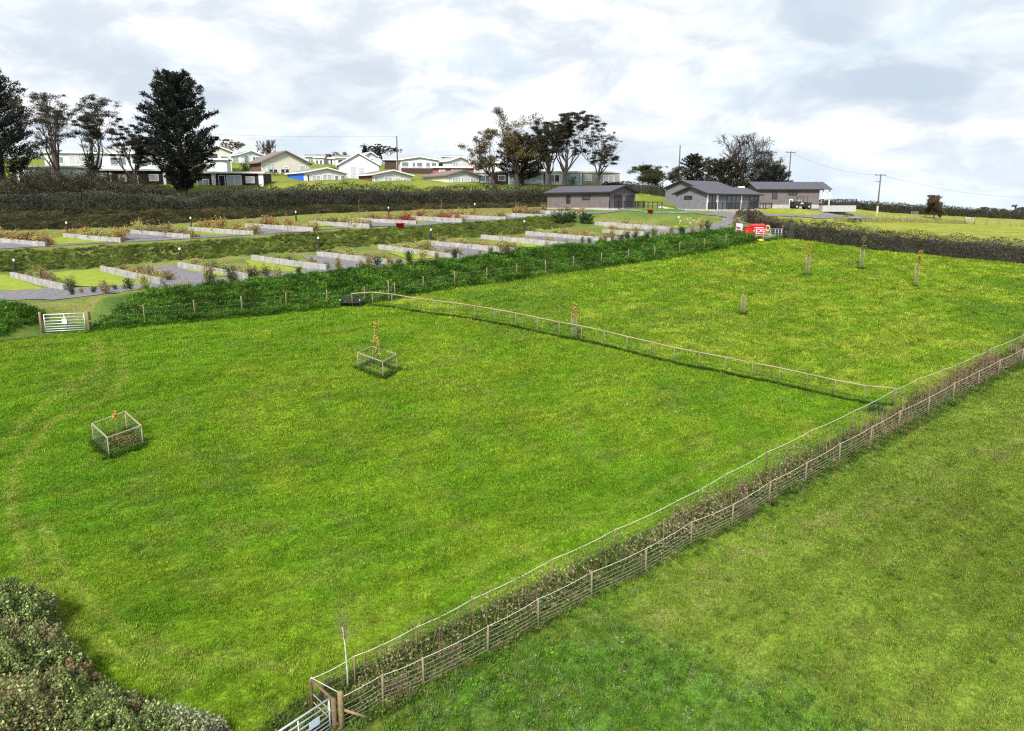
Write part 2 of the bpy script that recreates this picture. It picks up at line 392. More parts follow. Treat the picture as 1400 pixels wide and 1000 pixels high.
def make_ground():
    ny, nx = GX.shape; me = bpy.data.meshes.new('ground')
    V = np.stack([GX, GY, GZ], -1).reshape(-1, 3).astype(np.float32); n = (nx-1)*(ny-1)
    i = np.arange(nx-1)[None]+np.arange(ny-1)[:, None]*nx; F = np.stack([i, i+1, i+nx+1, i+nx], -1).reshape(-1, 4).astype(np.int32)
    me.vertices.add(len(V)); me.loops.add(n*4); me.polygons.add(n)
    me.vertices.foreach_set('co', V.ravel()); me.loops.foreach_set('vertex_index', F.ravel()); me.polygons.foreach_set('loop_start', np.arange(0, n*4, 4, dtype=np.int32))
    me.update(calc_edges=True); me.polygons.foreach_set('use_smooth', np.ones(n, bool))
    a = me.attributes.new('col', 'FLOAT_COLOR', 'POINT'); a.data.foreach_set('color', np.c_[GC.reshape(-1, 3), np.ones(len(V))].astype(np.float32).ravel())
    m = bpy.data.materials.new('turf'); nt = nodes(m); N = nt.nodes; L = nt.links
    o = N.new('ShaderNodeOutputMaterial'); b = N.new('ShaderNodeBsdfPrincipled'); L.new(b.outputs[0], o.inputs[0]); b.inputs['Roughness'].default_value = .9; b.inputs['Specular IOR Level'].default_value = .1
    at = N.new('ShaderNodeAttribute'); at.attribute_name = 'col'; g = N.new('ShaderNodeNewGeometry')
    n1 = N.new('ShaderNodeTexNoise'); n1.inputs['Scale'].default_value = 5.5; n1.inputs['Detail'].default_value = 8; n1.inputs['Roughness'].default_value = .7; L.new(g.outputs['Position'], n1.inputs['Vector'])
    r = N.new('ShaderNodeMapRange'); r.inputs[1].default_value = .32; r.inputs[2].default_value = .68; r.inputs[3].default_value = .52; r.inputs[4].default_value = 1.25; L.new(n1.outputs[0], r.inputs[0])
    v = N.new('ShaderNodeVectorMath'); v.operation = 'SCALE'; L.new(at.outputs['Color'], v.inputs[0]); L.new(r.outputs[0], v.inputs['Scale']); L.new(v.outputs[0], b.inputs['Base Color'])
    bp = N.new('ShaderNodeBump'); bp.inputs['Strength'].default_value = .7; bp.inputs['Distance'].default_value = .12; L.new(n1.outputs[0], bp.inputs['Height']); L.new(bp.outputs[0], b.inputs['Normal'])
    ob = link('ground', me, m); ob['kind'] = 'structure'; return ob
make_ground()

# ------------------------------------------------------------ draped sheets
def sheet(name, poly, m, dz=.05, st=.55, wob=.12, seed=0):
    p = np.array([q[:2] for q in poly]); p = np.vstack([p, p[:1]]); p = densify(np.c_[p, np.zeros(len(p))], st)[:-1, :2]
    p = p+wob*np.stack([fbm(p[:, 0]*1.3, p[:, 1]*1.3, 40+seed)-.5, fbm(p[:, 0]*1.3, p[:, 1]*1.3, 50+seed)-.5], -1)*2
    nb = len(p); xs = gx[(gx > p[:, 0].min()) & (gx < p[:, 0].max())]; ys = gy[(gy > p[:, 1].min()) & (gy < p[:, 1].max())]
    X, Y = np.meshgrid(xs, ys); X = X.ravel(); Y = Y.ravel()
    k = inpoly(X, Y, p); X = X[k]; Y = Y[k]
    if len(X):
        d = polyd(X, Y, np.vstack([p, p[:1]])); k = d > .2; X = X[k]; Y = Y[k]
    co = [Vector((float(a), float(b))) for a, b in p]+[Vector((float(a), float(b))) for a, b in zip(X, Y)]
    r = delaunay_2d_cdt(co, [], [list(range(nb))], 1, 1e-4)
    v = np.array([[q.x, q.y] for q in r[0]]); z = hz(v[:, 0], v[:, 1])+dz
    me = bpy.data.meshes.new(name); me.from_pydata([tuple(map(float, q)) for q in np.c_[v, z]], [], [tuple(f) for f in r[2]]); me.update()
    me.polygons.foreach_set('use_smooth', [True]*len(me.polygons))
    a = me.attributes.new('col', 'FLOAT_COLOR', 'POINT'); a.data.foreach_set('color', np.ones(4*len(v), np.float32))
    o = link(name, me, m); o['kind'] = 'structure'; return o
gravel = mat('gravel', (.185,.18,.20), .95, (.085,.085,.095), 4.0, bump=.5)
lawnm = mat('bay_turf', (.215, .25, .022), .95, (.14, .20, .015), 1.2, bump=.3)
def band(k0, d0, k1, d1, x0, x1, n=60):
    xs = np.linspace(x0, x1, n); a = np.c_[xs, ly(k0, xs)+d0]; b = np.c_[xs, ly(k1, xs)+d1]
    return list(a)+list(b[::-1])
def gp(l): return [ground(*p)[:2] for p in l]
# lower track, upper track, lodge yard
lx0, lx1 = -46, 29
xs = np.linspace(lx0, lx1, 80)
lower = list(np.c_[xs, ly('T0', xs)+.3])+list(np.c_[xs, ly('T0', xs)+np.interp(xs,[-46,-28,-20,10,29],[4.0,4.0,5.2,6.0,4.5])+.4*np.sin(xs*.4)])[::-1]
lower = gp([(-80,412),(0,412),(63,411),(110,407),(147,403),(240,394.5),(328,387),(437,374),(520,366),(630,359),(700,350),(756,344),(800,339),(850,331),(900,325),(940,320),(1000,311),(985,305),(935,313),(900,317),(850,324),(800,329),(756,336),(700,347),(630,350),(560,358),(480,358),(437,367),(328,378),(240,385),(147,391),(63,395),(0,398),(-80,399)])
sheet('gravel_track', lower, gravel, seed=1, wob=.3)
xs = np.linspace(-60, 6.5, 80)
upper_ = list(np.c_[xs, ly('U0', xs)+.2])+list(np.c_[xs, ly('U0', xs)+np.interp(xs,[-60,-40,-20,6],[3.6,4.2,6.0,5.0])+.3*np.sin(xs*.4)])[::-1]
upper_ = gp([(-80,346),(0,341),(80,337),(170,331.5),(220,329.5),(290,325),(340,322),(400,318.5),(480,312),(540,310),(600,307),(660,303),(720,298),(760,295.5),(770,292.5),(740,293.5),(665,298.5),(600,301.5),(560,303.5),(480,307),(430,315.5),(345,317),(290,320),(220,323),(165,329),(80,332.5),(0,333),(-80,336)])
sheet('gravel_track', upper_, gravel, seed=2, wob=.25)
sheet('gravel_yard', gp([(770,295),(800,291),(880,289.5),(930,291),(1000,292),(1060,294),(1120,294),(1190,296),(1190,299),(1100,298),(1040,297),(1018,306),(965,316),(948,311),(985,305),(994,298),(975,295),(930,293.5),(880,292),(815,293)]), gravel, .07, seed=3)
# gravel pitches and bright lawns between the low walls
for q in [[(200,366),(240,364.5),(250,369),(312,385),(240,393),(222,388),(180,375)],[(410,350),(432,350),(452,354),(532,363),(500,368),(450,372),(447,368)],[(590,337),(612,336),(690,347),(680,352),(628,357),(600,345)],
          [(740,323),(762,325),(835,332),(800,340),(775,339),(700,326)],[(165,321),(180,319),(240,325),(170,329)],[(350,309),(430,315),(420,318),(350,317)],
          [(506,303),(562,304),(560,309),(506,311)],[(633,297),(690,298),(690,301),(634,303)],[(880,315),(925,314),(935,319),(885,322)]]:
    sheet('gravel_pitch', gp(q), gravel, .075, seed=5)
for q in [[(-60,380),(8,377),(62,397),(-60,399)],[(72,374),(134,369),(205,388),(170,391),(95,392)],[(236,366),(250,368),(320,378),(300,379),(240,373)],
          [(335,357),(345,356),(420,371),(352,374)],[(530,346),(540,345),(604,353),(560,356)],[(548,358),(570,356),(600,358),(560,360)],
          [(692,333),(704,331),(757,336),(712,339)],[(826,320),(832,318),(882,319),(850,323)],[(918,312),(924,309),(945,310),(930,314)],
          [(63,328),(86,325),(150,331),(66,336)],[(258,318),(268,315),(330,321),(262,322)],[(425,308),(440,306),(490,311),(430,311.5)],
          [(566,301),(575,300),(610,302),(570,304)],[(690,296),(700,294),(735,296),(700,297)]]:
    sheet('lawn', gp(q), lawnm, .065, seed=8)
sheet('footpath', [P3(376,240,131)[:2],P3(384,240,131)[:2],P3(390,226,150)[:2],P3(383,226,150)[:2]], mat('path',(.35,.31,.26),.9), .08, seed=9)

# ------------------------------------------------------------ scattered sward
def tuft(name, n, h, w, spread, bend, m, broad=0, seed=1):
    r = np.random.default_rng(seed); V = []
    a = r.random(n)*2*np.pi; R = spread*np.sqrt(r.random(n)); P = np.c_[R*np.cos(a), R*np.sin(a), np.zeros(n)-.01]
    t = r.random(n)*2*np.pi; D = np.c_[np.cos(t), np.sin(t), np.zeros(n)]; S = np.c_[-np.sin(t), np.cos(t), np.zeros(n)]
    hh = (h*(.5+.7*r.random(n)))[:, None]; bb = (bend*(.3+r.random(n)))[:, None]*hh; ww = (w*(.7+.6*r.random(n)))[:, None]
    p1 = P+D*bb*.35+np.array([0, 0, 1])*hh*.6; p2 = P+D*bb+np.array([0, 0, 1])*hh
    V = np.stack([P-S*ww/2, P+S*ww/2, p1+S*ww*.45, p1-S*ww*.45], 1); V2 = np.stack([p1-S*ww*.45, p1+S*ww*.45, p2+S*ww*.06, p2-S*ww*.06], 1)
    V = np.concatenate([V, V2])
    if broad:
        k = broad; a = r.random(k)*2*np.pi; R = spread*np.sqrt(r.random(k)); P = np.c_[R*np.cos(a), R*np.sin(a), h*(.2+.8*r.random(k))]
        V = np.concatenate([V, leafq(P, w*5, w*3.2, .1, r=r)])
    N = len(V); me = bpy.data.meshes.new(name); me.vertices.add(N*4); me.loops.add(N*4); me.polygons.add(N)
    me.vertices.foreach_set('co', V.astype(np.float32).ravel()); me.loops.foreach_set('vertex_index', np.arange(N*4, dtype=np.int32)); me.polygons.foreach_set('loop_start', np.arange(0, N*4, 4, dtype=np.int32))
    me.update(calc_edges=True); me.materials.append(m)
    return bpy.data.objects.new(name, me)
def scatter(name, P, S, C, protos, label=None):
    n = len(P); me = bpy.data.meshes.new(name); me.vertices.add(n); me.vertices.foreach_set('co', P.astype(np.float32).ravel())
    a = me.attributes.new('scl', 'FLOAT', 'POINT'); a.data.foreach_set('value', S.astype(np.float32))
    a = me.attributes.new('rot', 'FLOAT', 'POINT'); a.data.foreach_set('value', (rng.random(n)*6.283).astype(np.float32))
    a = me.attributes.new('pick', 'INT', 'POINT'); a.data.foreach_set('value', rng.integers(0, len(protos), n).astype(np.int32))
    a = me.attributes.new('gcol', 'FLOAT_COLOR', 'POINT'); a.data.foreach_set('color', np.c_[C, np.ones(n)].astype(np.float32).ravel())
    ob = link(name, me, None); g = bpy.data.node_groups.new(name, 'GeometryNodeTree')
    g.interface.new_socket('Geometry', in_out='INPUT', socket_type='NodeSocketGeometry'); g.interface.new_socket('Geometry', in_out='OUTPUT', socket_type='NodeSocketGeometry')
    N = g.nodes; L = g.links; gi = N.new('NodeGroupInput'); go = N.new('NodeGroupOutput'); ip = N.new('GeometryNodeInstanceOnPoints'); j = N.new('GeometryNodeJoinGeometry')
    for p in reversed(protos):
        oi = N.new('GeometryNodeObjectInfo'); oi.inputs['Object'].default_value = p; oi.inputs['As Instance'].default_value = True; L.new(oi.outputs['Geometry'], j.inputs[0])
    L.new(gi.outputs[0], ip.inputs['Points']); L.new(j.outputs[0], ip.inputs['Instance']); ip.inputs['Pick Instance'].default_value = True
    def attr(nm, t):
        q = N.new('GeometryNodeInputNamedAttribute'); q.data_type = t; q.inputs[0].default_value = nm
        return [o for o in q.outputs if o.enabled][0]
    L.new(attr('pick', 'INT'), ip.inputs['Instance Index']); L.new(attr('scl', 'FLOAT'), ip.inputs['Scale'])
    cx = N.new('ShaderNodeCombineXYZ'); L.new(attr('rot', 'FLOAT'), cx.inputs[2]); L.new(cx.outputs[0], ip.inputs['Rotation'])
    L.new(ip.outputs[0], go.inputs[0]); md = ob.modifiers.new('scatter', 'NODES'); md.node_group = g
    ob['kind'] = 'stuff'
    if label: ob['label'] = label
    return ob
GM = leafmat('grass_blade', 'gcol', inst=True, trans=.3)
def vis(P, mg=330):   # keep what the camera could nearly see
    d = P-np.array([0, 0, CAMZ]); Z = d[:, 1]*CP-d[:, 2]*SP; v = -(d[:, 1]*SP+d[:, 2]*CP)/Z*1000+500; u = d[:, 0]/Z*1000+700
    return (Z > 5) & (u > -mg-60) & (u < 1460+mg) & (v > 150) & (v < 1000+3*mg), Z
def rpts(n, x0, x1, y0, y1):
    X = x0+(x1-x0)*rng.random(n); Y = y0+(y1-y0)*rng.random(n); P = np.c_[X, Y, hz(X, Y)]; k, Z = vis(P); return P[k], Z[k]
short = [tuft('t', 34, .055, .012, .16, .8, GM, seed=i) for i in range(4)]
P, Z = rpts(1900000, -58, 90, 12, 92)
b0, b1, ls, right, upper = zone(P[:, 0], P[:, 1])
k = (b0 < .3) & (rng.random(len(P)) < np.clip((34/Z)**2, 0, 1)*1.0)
P = P[k]; Z = Z[k]
sc = (.8+.5*rng.random(len(P)))*np.clip(Z/34, .85, 2.2)*(1+.5*(fbm(P[:, 0]*2.2, P[:, 1]*2.2, 77) > .58))
C = gcol(P[:, 0], P[:, 1])*(.65+.8*rng.random((len(P), 1)))*1.1
scatter('grass', P, sc, C, short, 'short mown green grass of the fields')
print('short grass', len(P))
longt = [tuft('t', 30, .30, .022, .20, .8, GM, broad=10, seed=10+i) for i in range(4)]
lt = []
def strip(line, w0, w1, n, dens=1):
    a = densify(line, 1.0); i = rng.integers(0, len(a)-1, n); t = rng.random((n, 1)); p = a[i]*(1-t)+a[i+1]*t; d = unit((a[i+1]-a[i])[:, :2]); nn = np.c_[-d[:, 1], d[:, 0]]
    p = p[:, :2]+nn*(w0+(w1-w0)*rng.random(n))[:, None]; return p
def rough_area(n, x0, x1, y0, y1, cond): 
    P, Z = rpts(n, x0, x1, y0, y1); k = cond(P[:, 0], P[:, 1]); return P[k]
bankP = rough_area(90000, -45, 30, 40, 95, lambda x, y: (y > ly('B0', x)-.2) & (y < ly('B1', x)-.1) & ~((x > -33.3) & (x < -29.3)))
midP = rough_area(70000, -62, 10, 65, 108, lambda x, y: (y > ly('M0', x)+.2) & (y < ly('M1', x)-.5) & (x < 8))
hedP = rough_area(70000, -70, 8, 85, 125, lambda x, y: (y > ly('U1', x)+.2) & (y < ly('H0', x)+.8))
lushP = rough_area(60000, -6, 45, 15, 55, lambda x, y: (y < fy(x)-.2) & (rng.random(len(x)) < .75*LUSHM(x, y, 0)*(.2+1.3*fbm(x*.8,y*.8,93))+.012+.7*np.exp(-((fy(x)-y)/.7)**2)))
P = np.vstack([bankP, midP, hedP])
n2 = fbm(P[:, 0]*.45, P[:, 1]*.45, 12)
C = np.concatenate([pal(len(bankP), [(.035,.105,.014),(.07,.17,.02),(.12,.21,.03)]), pal(len(midP), [(.065,.11,.018),(.11,.155,.025),(.17,.18,.045)]), pal(len(hedP), [(.06,.06,.028),(.085,.08,.035),(.05,.065,.025),(.13,.105,.055)])])
C = C*(.3+1.6*fbm(P[:, 0]*.8, P[:, 1]*.8, 19)[:, None]**1.2)
scatter('rough_grass', P, (.7+.8*rng.random(len(P)))*np.r_[np.ones(len(bankP))*(.8+.8*fbm(bankP[:,0]*.6,bankP[:,1]*.6,23)), np.full(len(midP), .62), np.full(len(hedP), .9)], C, longt, 'coarse long grass and nettles covering the banks')
C = pal(len(lushP), [(.08,.19,.015),(.13,.26,.025),(.09,.17,.03),(.16,.24,.07)])
scatter('rough_grass', lushP, .35+.6*rng.random(len(lushP)), C, longt, 'lush coarse grass by the front fence in the right field')
# dark uncut fringes under rails, round pens and guards
fr = strip(np.array([ground(*p[:2]) for p in LN['CX']]), -.14, .1, 2600)
fr2 = strip(densify(WL['B0'][1:12], 2), -.55, .5, 7000)
fr2 = fr2[~((fr2[:, 0] > -33.5) & (fr2[:, 0] < -29.2))]
fr3 = strip(WL['FF'], -.3, 1.6, 5200)
# ============================================================ timber, wire, gates
wood = mat('weathered_wood', (.30,.22,.12), .85, (.18,.13,.075), 9, bump=.3)
woodg = mat('grey_wood', (.30,.26,.18), .85, (.18,.155,.105), 9, bump=.3)
dkwood = mat('dark_wood', (.17,.12,.075), .85, (.10,.07,.045), 9, bump=.3)
wire = mat('wire', (.33,.34,.30), .6, (.24,.25,.22), 20, metal=.1)
tape = mat('white_tape', (.50,.50,.43), .6, (.38,.38,.32), 20)
galv = mat('galvanised', (.62,.65,.68), .45, (.5,.53,.56), 10, metal=.3)
blackm = mat('black_paint', (.02,.02,.022), .5, (.03,.03,.032), 5)
def post(mb, p, h, r, n=7, lean=.02, sink=.3):
    q = p+np.array([rng.normal()*lean, rng.normal()*lean, h]); mb.tube([p-np.array([0,0,sink]), p+(q-p)*.96, q], [r, r, r*.8], n); return q
def sag(p, q, s, n=6):
    return [p+(q-p)*t-np.array([0,0,s*4*t*(1-t)]) for t in np.linspace(0, 1, n+1)]
def netting(mb, tops, hts, r, verts=None, s=.03):
    for i in range(len(tops)-1):
        for h in hts: mb.tube(sag(tops[i]+[0,0,h], tops[i+1]+[0,0,h], s, 3), r, 3, cap=False)
        if verts:
            L = np.linalg.norm(tops[i+1]-tops[i]); k = int(L/verts)
            for j in range(1, k):
                p = tops[i]+(tops[i+1]-tops[i])*j/k; p = onz(p); mb.tube([p+[0,0,hts[0]], p+[0,0,hts[-1]]], r*.75, 3, cap=False)
# --- front stock fence
FP = [(524,968),(580,943),(667,897),(736,858),(809,820),(883,785),(945,748),(1000,722),(1051,690),(1100,663),(1147,636),(1189,612),(1228,589),(1268,569),(1303,548),(1337,530),(1364,515),(1396,499),(1432,480),(1470,460)]
t = thing('stock_fence', 'long wire stock fence with wooden posts on the grazed field side of the weedy strip', 'fence', ground(472,1003))
bases = [ground(472,1000)]+[ground(*p) for p in FP]
hts = [.1,.25,.4,.55,.72,.92]
tops = []
for i, b in enumerate(bases[1:]):
    mb = MB(); tops.append(post(mb, b, 1.22, .045)); mb.build('post', woodg, t, True)
mb = MB(); netting(mb, bases, hts, .0045, None); mb.build('netting', wire, t)
mb = MB()
tt = [bases[0]+[0,0,1.28]]+tops
for i in range(len(tt)-1): mb.tube(sag(tt[i]-[0,0,.03], tt[i+1]-[0,0,.03], .05 if i else .02), .012, 5)
mb.build('top_wire', tape, t, True)
# --- back fence with white tape
BT = [(486,898),(570,856),(647,818),(755,765),(839,725),(923,684),(990,648),(1047,618),(1108,589),(1165,562),(1223,532),(1254,517),(1288,505),(1327,489),(1356,475),(1394,459),(1440,437)]
t = thing('paddock_fence', 'thin post fence topped with white tape along the mown paddock edge, beyond the weedy strip', 'fence', ground(427,973))
def base_of(top, h):   # ground point whose post top falls there
    for dy in np.arange(60, 8, -.5):
        g = ground(top[0], top[1]+dy, zmin=15); q = g+[0,0,h]; r = q-np.array([0,0,CAMZ]); Z = r[1]*CP-r[2]*SP; y = -(r[1]*SP+r[2]*CP)/Z*1000+500
        if y < top[1]: continue
        return g
    return g
def base_of(top, h):
    best = None
    for dy in np.arange(60, 8, -.5):
        g = ground(top[0], top[1]+dy, zmin=15); q = g+[0,0,h]; r = q-np.array([0,0,CAMZ]); Z = r[1]*CP-r[2]*SP; y = -(r[1]*SP+r[2]*CP)/Z*1000+500
        e = abs(y-top[1])
        if best is None or e < best[0]: best = (e, g)
    return best[1]
corner = base_of((428,928), 1.15)
bb = [corner]+[base_of(p, 1.15) for p in BT]
tops = []
for i, b in enumerate(bb):
    mb = MB(); tops.append(post(mb, b, 1.15, .035 if i else .06)); mb.build('post', wood if i not in (0,6,8) else dkwood, t, True)
mb = MB(); netting(mb, bb, [.2,.45,.7,.9], .0024, None); mb.build('netting', wire, t)
mb = MB()
for i in range(len(tops)-1): mb.tube(sag(tops[i]+[0,0,.0], tops[i+1]+[0,0,.0], .07), .016, 5)
mb.build('tape', tape, t, True)
# --- corner: strainer post, rail, gate
cp = ground(468, 1002)
t = thing('gate_post', 'stout brown strainer post with a diagonal strut beside the bottom metal gate', 'gate post', cp)
mb = MB(); mb.tube([cp-[0,0,.4], cp+[0,0,1.35], cp+[0,0,1.42]], [.095,.095,.08], 12); mb.build('post', wood, t, True)
mb = MB(); mb.tube([cp+[.05,.02,.75], onz(cp+[.9,.45,0])+[0,0,.05]], .045, 7); mb.build('strut', wood, t, True)
cp2 = cp+np.array([-.22,-.03,0]); mb = MB(); mb.tube([cp2-[0,0,.4], cp2+[0,0,1.2]], .085, 9); mb.build('post', dkwood, t, True)
t = thing('timber_rail', 'brown rail panel closing the gap between the two fences by the bottom gate', 'rail', corner)
mb = MB(); mb.tube([corner+[0,0,1.1], cp2+[0,0,1.14]], .05, 7); mb.build('rail', dkwood, t, True)
mb = MB(); mb.tube([corner+[0,0,1.18], cp+[.1,0,1.3]], .014, 5); mb.tube([corner+[0,0,.6], cp2+[0,0,.62]], .01, 4); mb.tube([corner+[0,0,.3], cp2+[0,0,.3]], .01, 4); mb.build('strand', tape, t)
pp = corner*.55+cp2*.45
mb = MB(); mb.box(pp+[-.06,-.05,.72], pp+[.06,.05,.98]); mb.tube([pp+[0,0,.98], pp+[0,0,1.1]], .02, 6)
o = mb.build('energiser_box', blackm, bevel=.015); tag(o, 'small black box hanging from the brown rail by the bottom gate', 'box')
sp = ground(476, 948)
t = thing('pole', 'slim pale sapling stem with fine twigs standing just behind the bottom gate post', 'sapling', sp)
st = [sp+[0,0,0], sp+[.01,0,.9], sp+[-.02,0,1.8], sp+[-.08,.02,2.5]]
t.name = 'bare_sapling'
mb = MB(); mb.tube(st, [.03,.028,.024,.012], 7); mb.build('trunk', mat('pale_bark', (.55,.54,.50), .8, (.35,.34,.3), 14), t, True)
mb = MB()
for i in range(46):
    a = st[2]+(st[3]-st[2])*rng.random()*1.0+[0,0,.1]; d = np.array([rng.normal()*.35, rng.normal()*.35, .35+.6*rng.random()])
    mb.tube([a, a+d*.6, a+d*1.0+rng.normal(size=3)*.08], [.006,.004,.002], 3, cap=False)
mb.build('twigs', mat('twig', (.20,.16,.11), .9), t)
def field_gate(name, label, P, Q, h, bars, sign=None, posts=True, postm=wood, uprights=(.5,)):
    P = np.array(P); Q = np.array(Q); t = thing(name, label, 'gate', P)
    mb = MB(); r = .024; zb = .14
    for z in bars: mb.tube([P+[0,0,zb+z*(h-zb)], Q+[0,0,zb+z*(h-zb)]], r*(1.5 if z in (1.0,) else 1), 7)
    for u in (0, 1): b = P+(Q-P)*u; mb.tube([b+[0,0,zb-.02], b+[0,0,h+.02]], r*1.3, 7)
    mb.build('frame', galv, t, True)
    for u in uprights:
        mb = MB(); b = P+(Q-P)*u; mb.tube([b+[0,0,zb], b+[0,0,h]], r, 7); mb.build('brace', galv, t, True)
    if posts:
        d = unit(Q-P)
        for b in (P-d*.22, Q+d*.22): mb = MB(); mb.tube([onz(b)-[0,0,.4], onz(b)+[0,0,h+.12], onz(b)+[0,0,h+.16]], [.085,.085,.07], 9); mb.build('post', postm, t, True)
    return t
B6 = [0,.13,.27,.43,.61,.8,1.0]
# bottom gate
g0 = cp2+np.array([-.14,-.04,0]); _d = P3(385,998,1)-np.array([0,0,CAMZ]); _k = (g0[2]+1.2-CAMZ)/_d[2]; _e = np.array([0,0,CAMZ])+_d*_k; dirn = _e-g0; dirn[2] = 0; dirn = unit(dirn); g1 = g0+dirn*3.6; g1[2] = g0[2]
gt = field_gate('metal_gate', 'galvanised barred field gate cut off by the bottom edge of the photo', g0, g1, 1.2, B6, posts=False, uprights=(.33,.66))
b = g0+dirn*.62; mb = MB(); n_ = np.array([-dirn[1], dirn[0], 0]); b = b+n_*.04
mb.prism([b-dirn*.2+[0,0,.58], b+dirn*.2+[0,0,.58], b+dirn*.2+[0,0,.86], b-dirn*.2+[0,0,.86]], n_*.006)
o = mb.build('sign', mat('blue_sign', (.35,.45,.68), .5, (.6,.66,.78), 14)); tag(o, 'small blue and white plate tied low on the bottom metal gate', 'sign')
# left gate
a, b = ground(63,456.5), ground(117.5,454); b[2] = a[2] = (a[2]+b[2])/2
t = field_gate('metal_gate', 'galvanised seven-bar field gate with a white notice at the far left field edge', a, b, 1.28, B6)
m_ = (a+b)/2; mb = MB(); mb.box(m_+[-.16,-.05,.62], m_+[.16,-.03,.95]); mb.build('notice', mat('white_paint', (.8,.8,.8), .5, (.72,.72,.72)), t)
t = thing('brace_rail', 'short slanting pale timber brace to the right of the left field gate', 'brace', b)
mb = MB(); mb.tube([b+[.25,.02,.75], ground(146,447)+[0,0,.08]], .04, 6); mb.build('brace', woodg, t, True)
# right gate
a, b = ground(1033,330), ground(1067.5,326); b[2] = a[2] = (a[2]+b[2])/2-.1
t = field_gate('metal_gate', 'galvanised field gate standing by the red bins at the far field corner', a, b, 1.35, B6, posts=True, postm=dkwood, uprights=(.3,.55,.75,.88))
# --- paddock cross fence
A = ground(482,421); Bq = ground(1222,557)
cl = densify(np.array([A]+[ground(*p[:2]) for p in LN['CX']]), .5); s = np.r_[0, np.cumsum(np.linalg.norm(np.diff(cl[:, :2], axis=0), axis=1))]
N = 24; pts = [onz([np.interp(q, s, cl[:, 0]), np.interp(q, s, cl[:, 1])]) for q in np.linspace(0, s[-1], N)]
t = thing('rail_fence', 'post and wire fence with a single round top rail crossing between the two fields', 'fence', pts[0])
tops = []
for i, p in enumerate(pts):
    mb = MB(); h = 1.2; tops.append(post(mb, p, h, .042, lean=.01)); mb.build('post', wood if i in (0,20) else woodg, t, True)
for i in range(0, N-1, 2):
    j = min(i+2, N-1); mb = MB(); mb.tube([tops[i]-[0,0,.02], tops[(i+j)//2]-[0,0,.02], tops[j]-[0,0,.02]], .048, 7); mb.build('rail', mat('pale_rail', (.34,.28,.18), .8, (.23,.19,.12), 6), t, True)
mb = MB(); netting(mb, pts, [.15,.5,.85], .0022, None, 0); mb.build('netting', wire, t)
# --- bank fence
bl = densify(np.array([ground(122,454)+[0,.3,0]]+[p+np.array([0,.35,0]) for p in WL['B0'][4:11]]), .5); s = np.r_[0, np.cumsum(np.linalg.norm(np.diff(bl[:, :2], axis=0), axis=1))]
N = 21; pts = [onz([np.interp(q, s, bl[:, 0]), np.interp(q, s, bl[:, 1])]) for q in np.linspace(0, s[-1]*.985, N)]
t = thing('stock_fence', 'post and wire stock fence at the foot of the long green bank', 'fence', pts[0])
for p in pts: mb = MB(); post(mb, p, 1.4, .05, lean=.02); mb.build('post', woodg if rng.random() < .8 else wood, t, True)
mb = MB(); netting(mb, pts, [.4,.8,1.15], .0028, None, 0); mb.build('netting', wire, t)
t = thing('tall_post', 'taller wooden post rising above the rail beside the cross fence start', 'post', ground(533,416)); p = ground(532,414); mb = MB(); post(mb, p, 1.9, .055); mb.build('post', woodg, t, True)

# ============================================================ young trees, pens and guards
leafA = leafmat('leaf')
def twigs_leaves(t, base, h, n, cols, w=.35, L=.09, stem=.02, leafn=160, z0=.5, top=False):
    mb = MB(); mb.tube([base, base+[.02,0,h*.5], base+[-.02,.02,h]], [stem, stem*.7, stem*.25], 6); P = []
    for i in range(n):
        z = h*(z0+(1-z0)*rng.random()); a = base+[0,0,z]; d = np.array([rng.normal(), rng.normal(), .9+rng.random()]); d = d/np.linalg.norm(d)*w*(.5+.7*rng.random())*(1.2-.6*z/h)
        mb.tube([a, a+d], [stem*.35, stem*.12], 4, cap=False); k = rng.random((leafn//n+1, 1)); P.append(a+d*(.25+.85*k)+rng.normal(size=(len(k), 3))*.05)
    mb.build('trunk', mat('sapling_bark', (.24,.18,.12), .9), t, True)
    P = np.vstack(P); quadmesh('leaves', leafq(P, L, L*.6), pal(len(P), cols), leafA, t, off=wloc(t))
def pen(F, Lp, R, h, label, kind):
    F, Lp, R = [ground(*q) for q in (F, Lp, R)]; Bk = onz(Lp+R-F); t = thing('tree_pen', label, 'tree pen', onz((Lp+R)/2), 'square timber pens round young trees')
    C = [F, R, Bk, Lp]; tp = []
    for c in C: mb = MB(); q = c+[0,0,h]; mb.tube([c-[0,0,.3], q], .032, 7); tp.append(q); mb.build('post', woodg, t, True)
    for i in range(4):
        mb = MB(); mb.beam(tp[i], tp[(i+1) % 4], .06, .045); o = mb.build('rail', mat('pen_rail', (.33,.29,.20), .8, (.22,.19,.13), 8), t)
    mb = MB()
    for i in range(4):
        a, b = C[i], C[(i+1) % 4]
        for z in np.linspace(.1, h-.1, 7): mb.tube([a+[0,0,z], b+[0,0,z]], .0023, 3, cap=False)
        for k in range(1, 7): p = a+(b-a)*k/7; mb.tube([p+[0,0,.08], p+[0,0,h-.05]], .0016, 3, cap=False)
    mb.build('netting', wire, t); ctr = onz((Lp+R)/2)
    fringe = []
    for i in range(4):
        a, b = C[i], C[(i+1) % 4]; k = rng.random((150, 1)); fringe.append((a*(1-k)+b*k)[:, :2]+rng.normal(size=(150, 2))*.12)
    inn = ctr[:2]+rng.normal(size=(90, 2))*.5
    return t, ctr, np.vstack(fringe), inn, C
p1, c1, f1, i1, C1 = pen((150,627),(129,608),(196,610), 1.05, 'square timber and wire pen nearest the camera, with a small orange-leaved tree inside', 0)
p2, c2, f2, i2, C2 = pen((524,518),(490,505),(543,507), 1.08, 'square timber and wire pen in mid paddock round a taller yellow-leaved tree', 1)
t = thing('young_tree', 'small sapling with a few orange leaves inside the pen nearest the camera', 'sapling', c1)
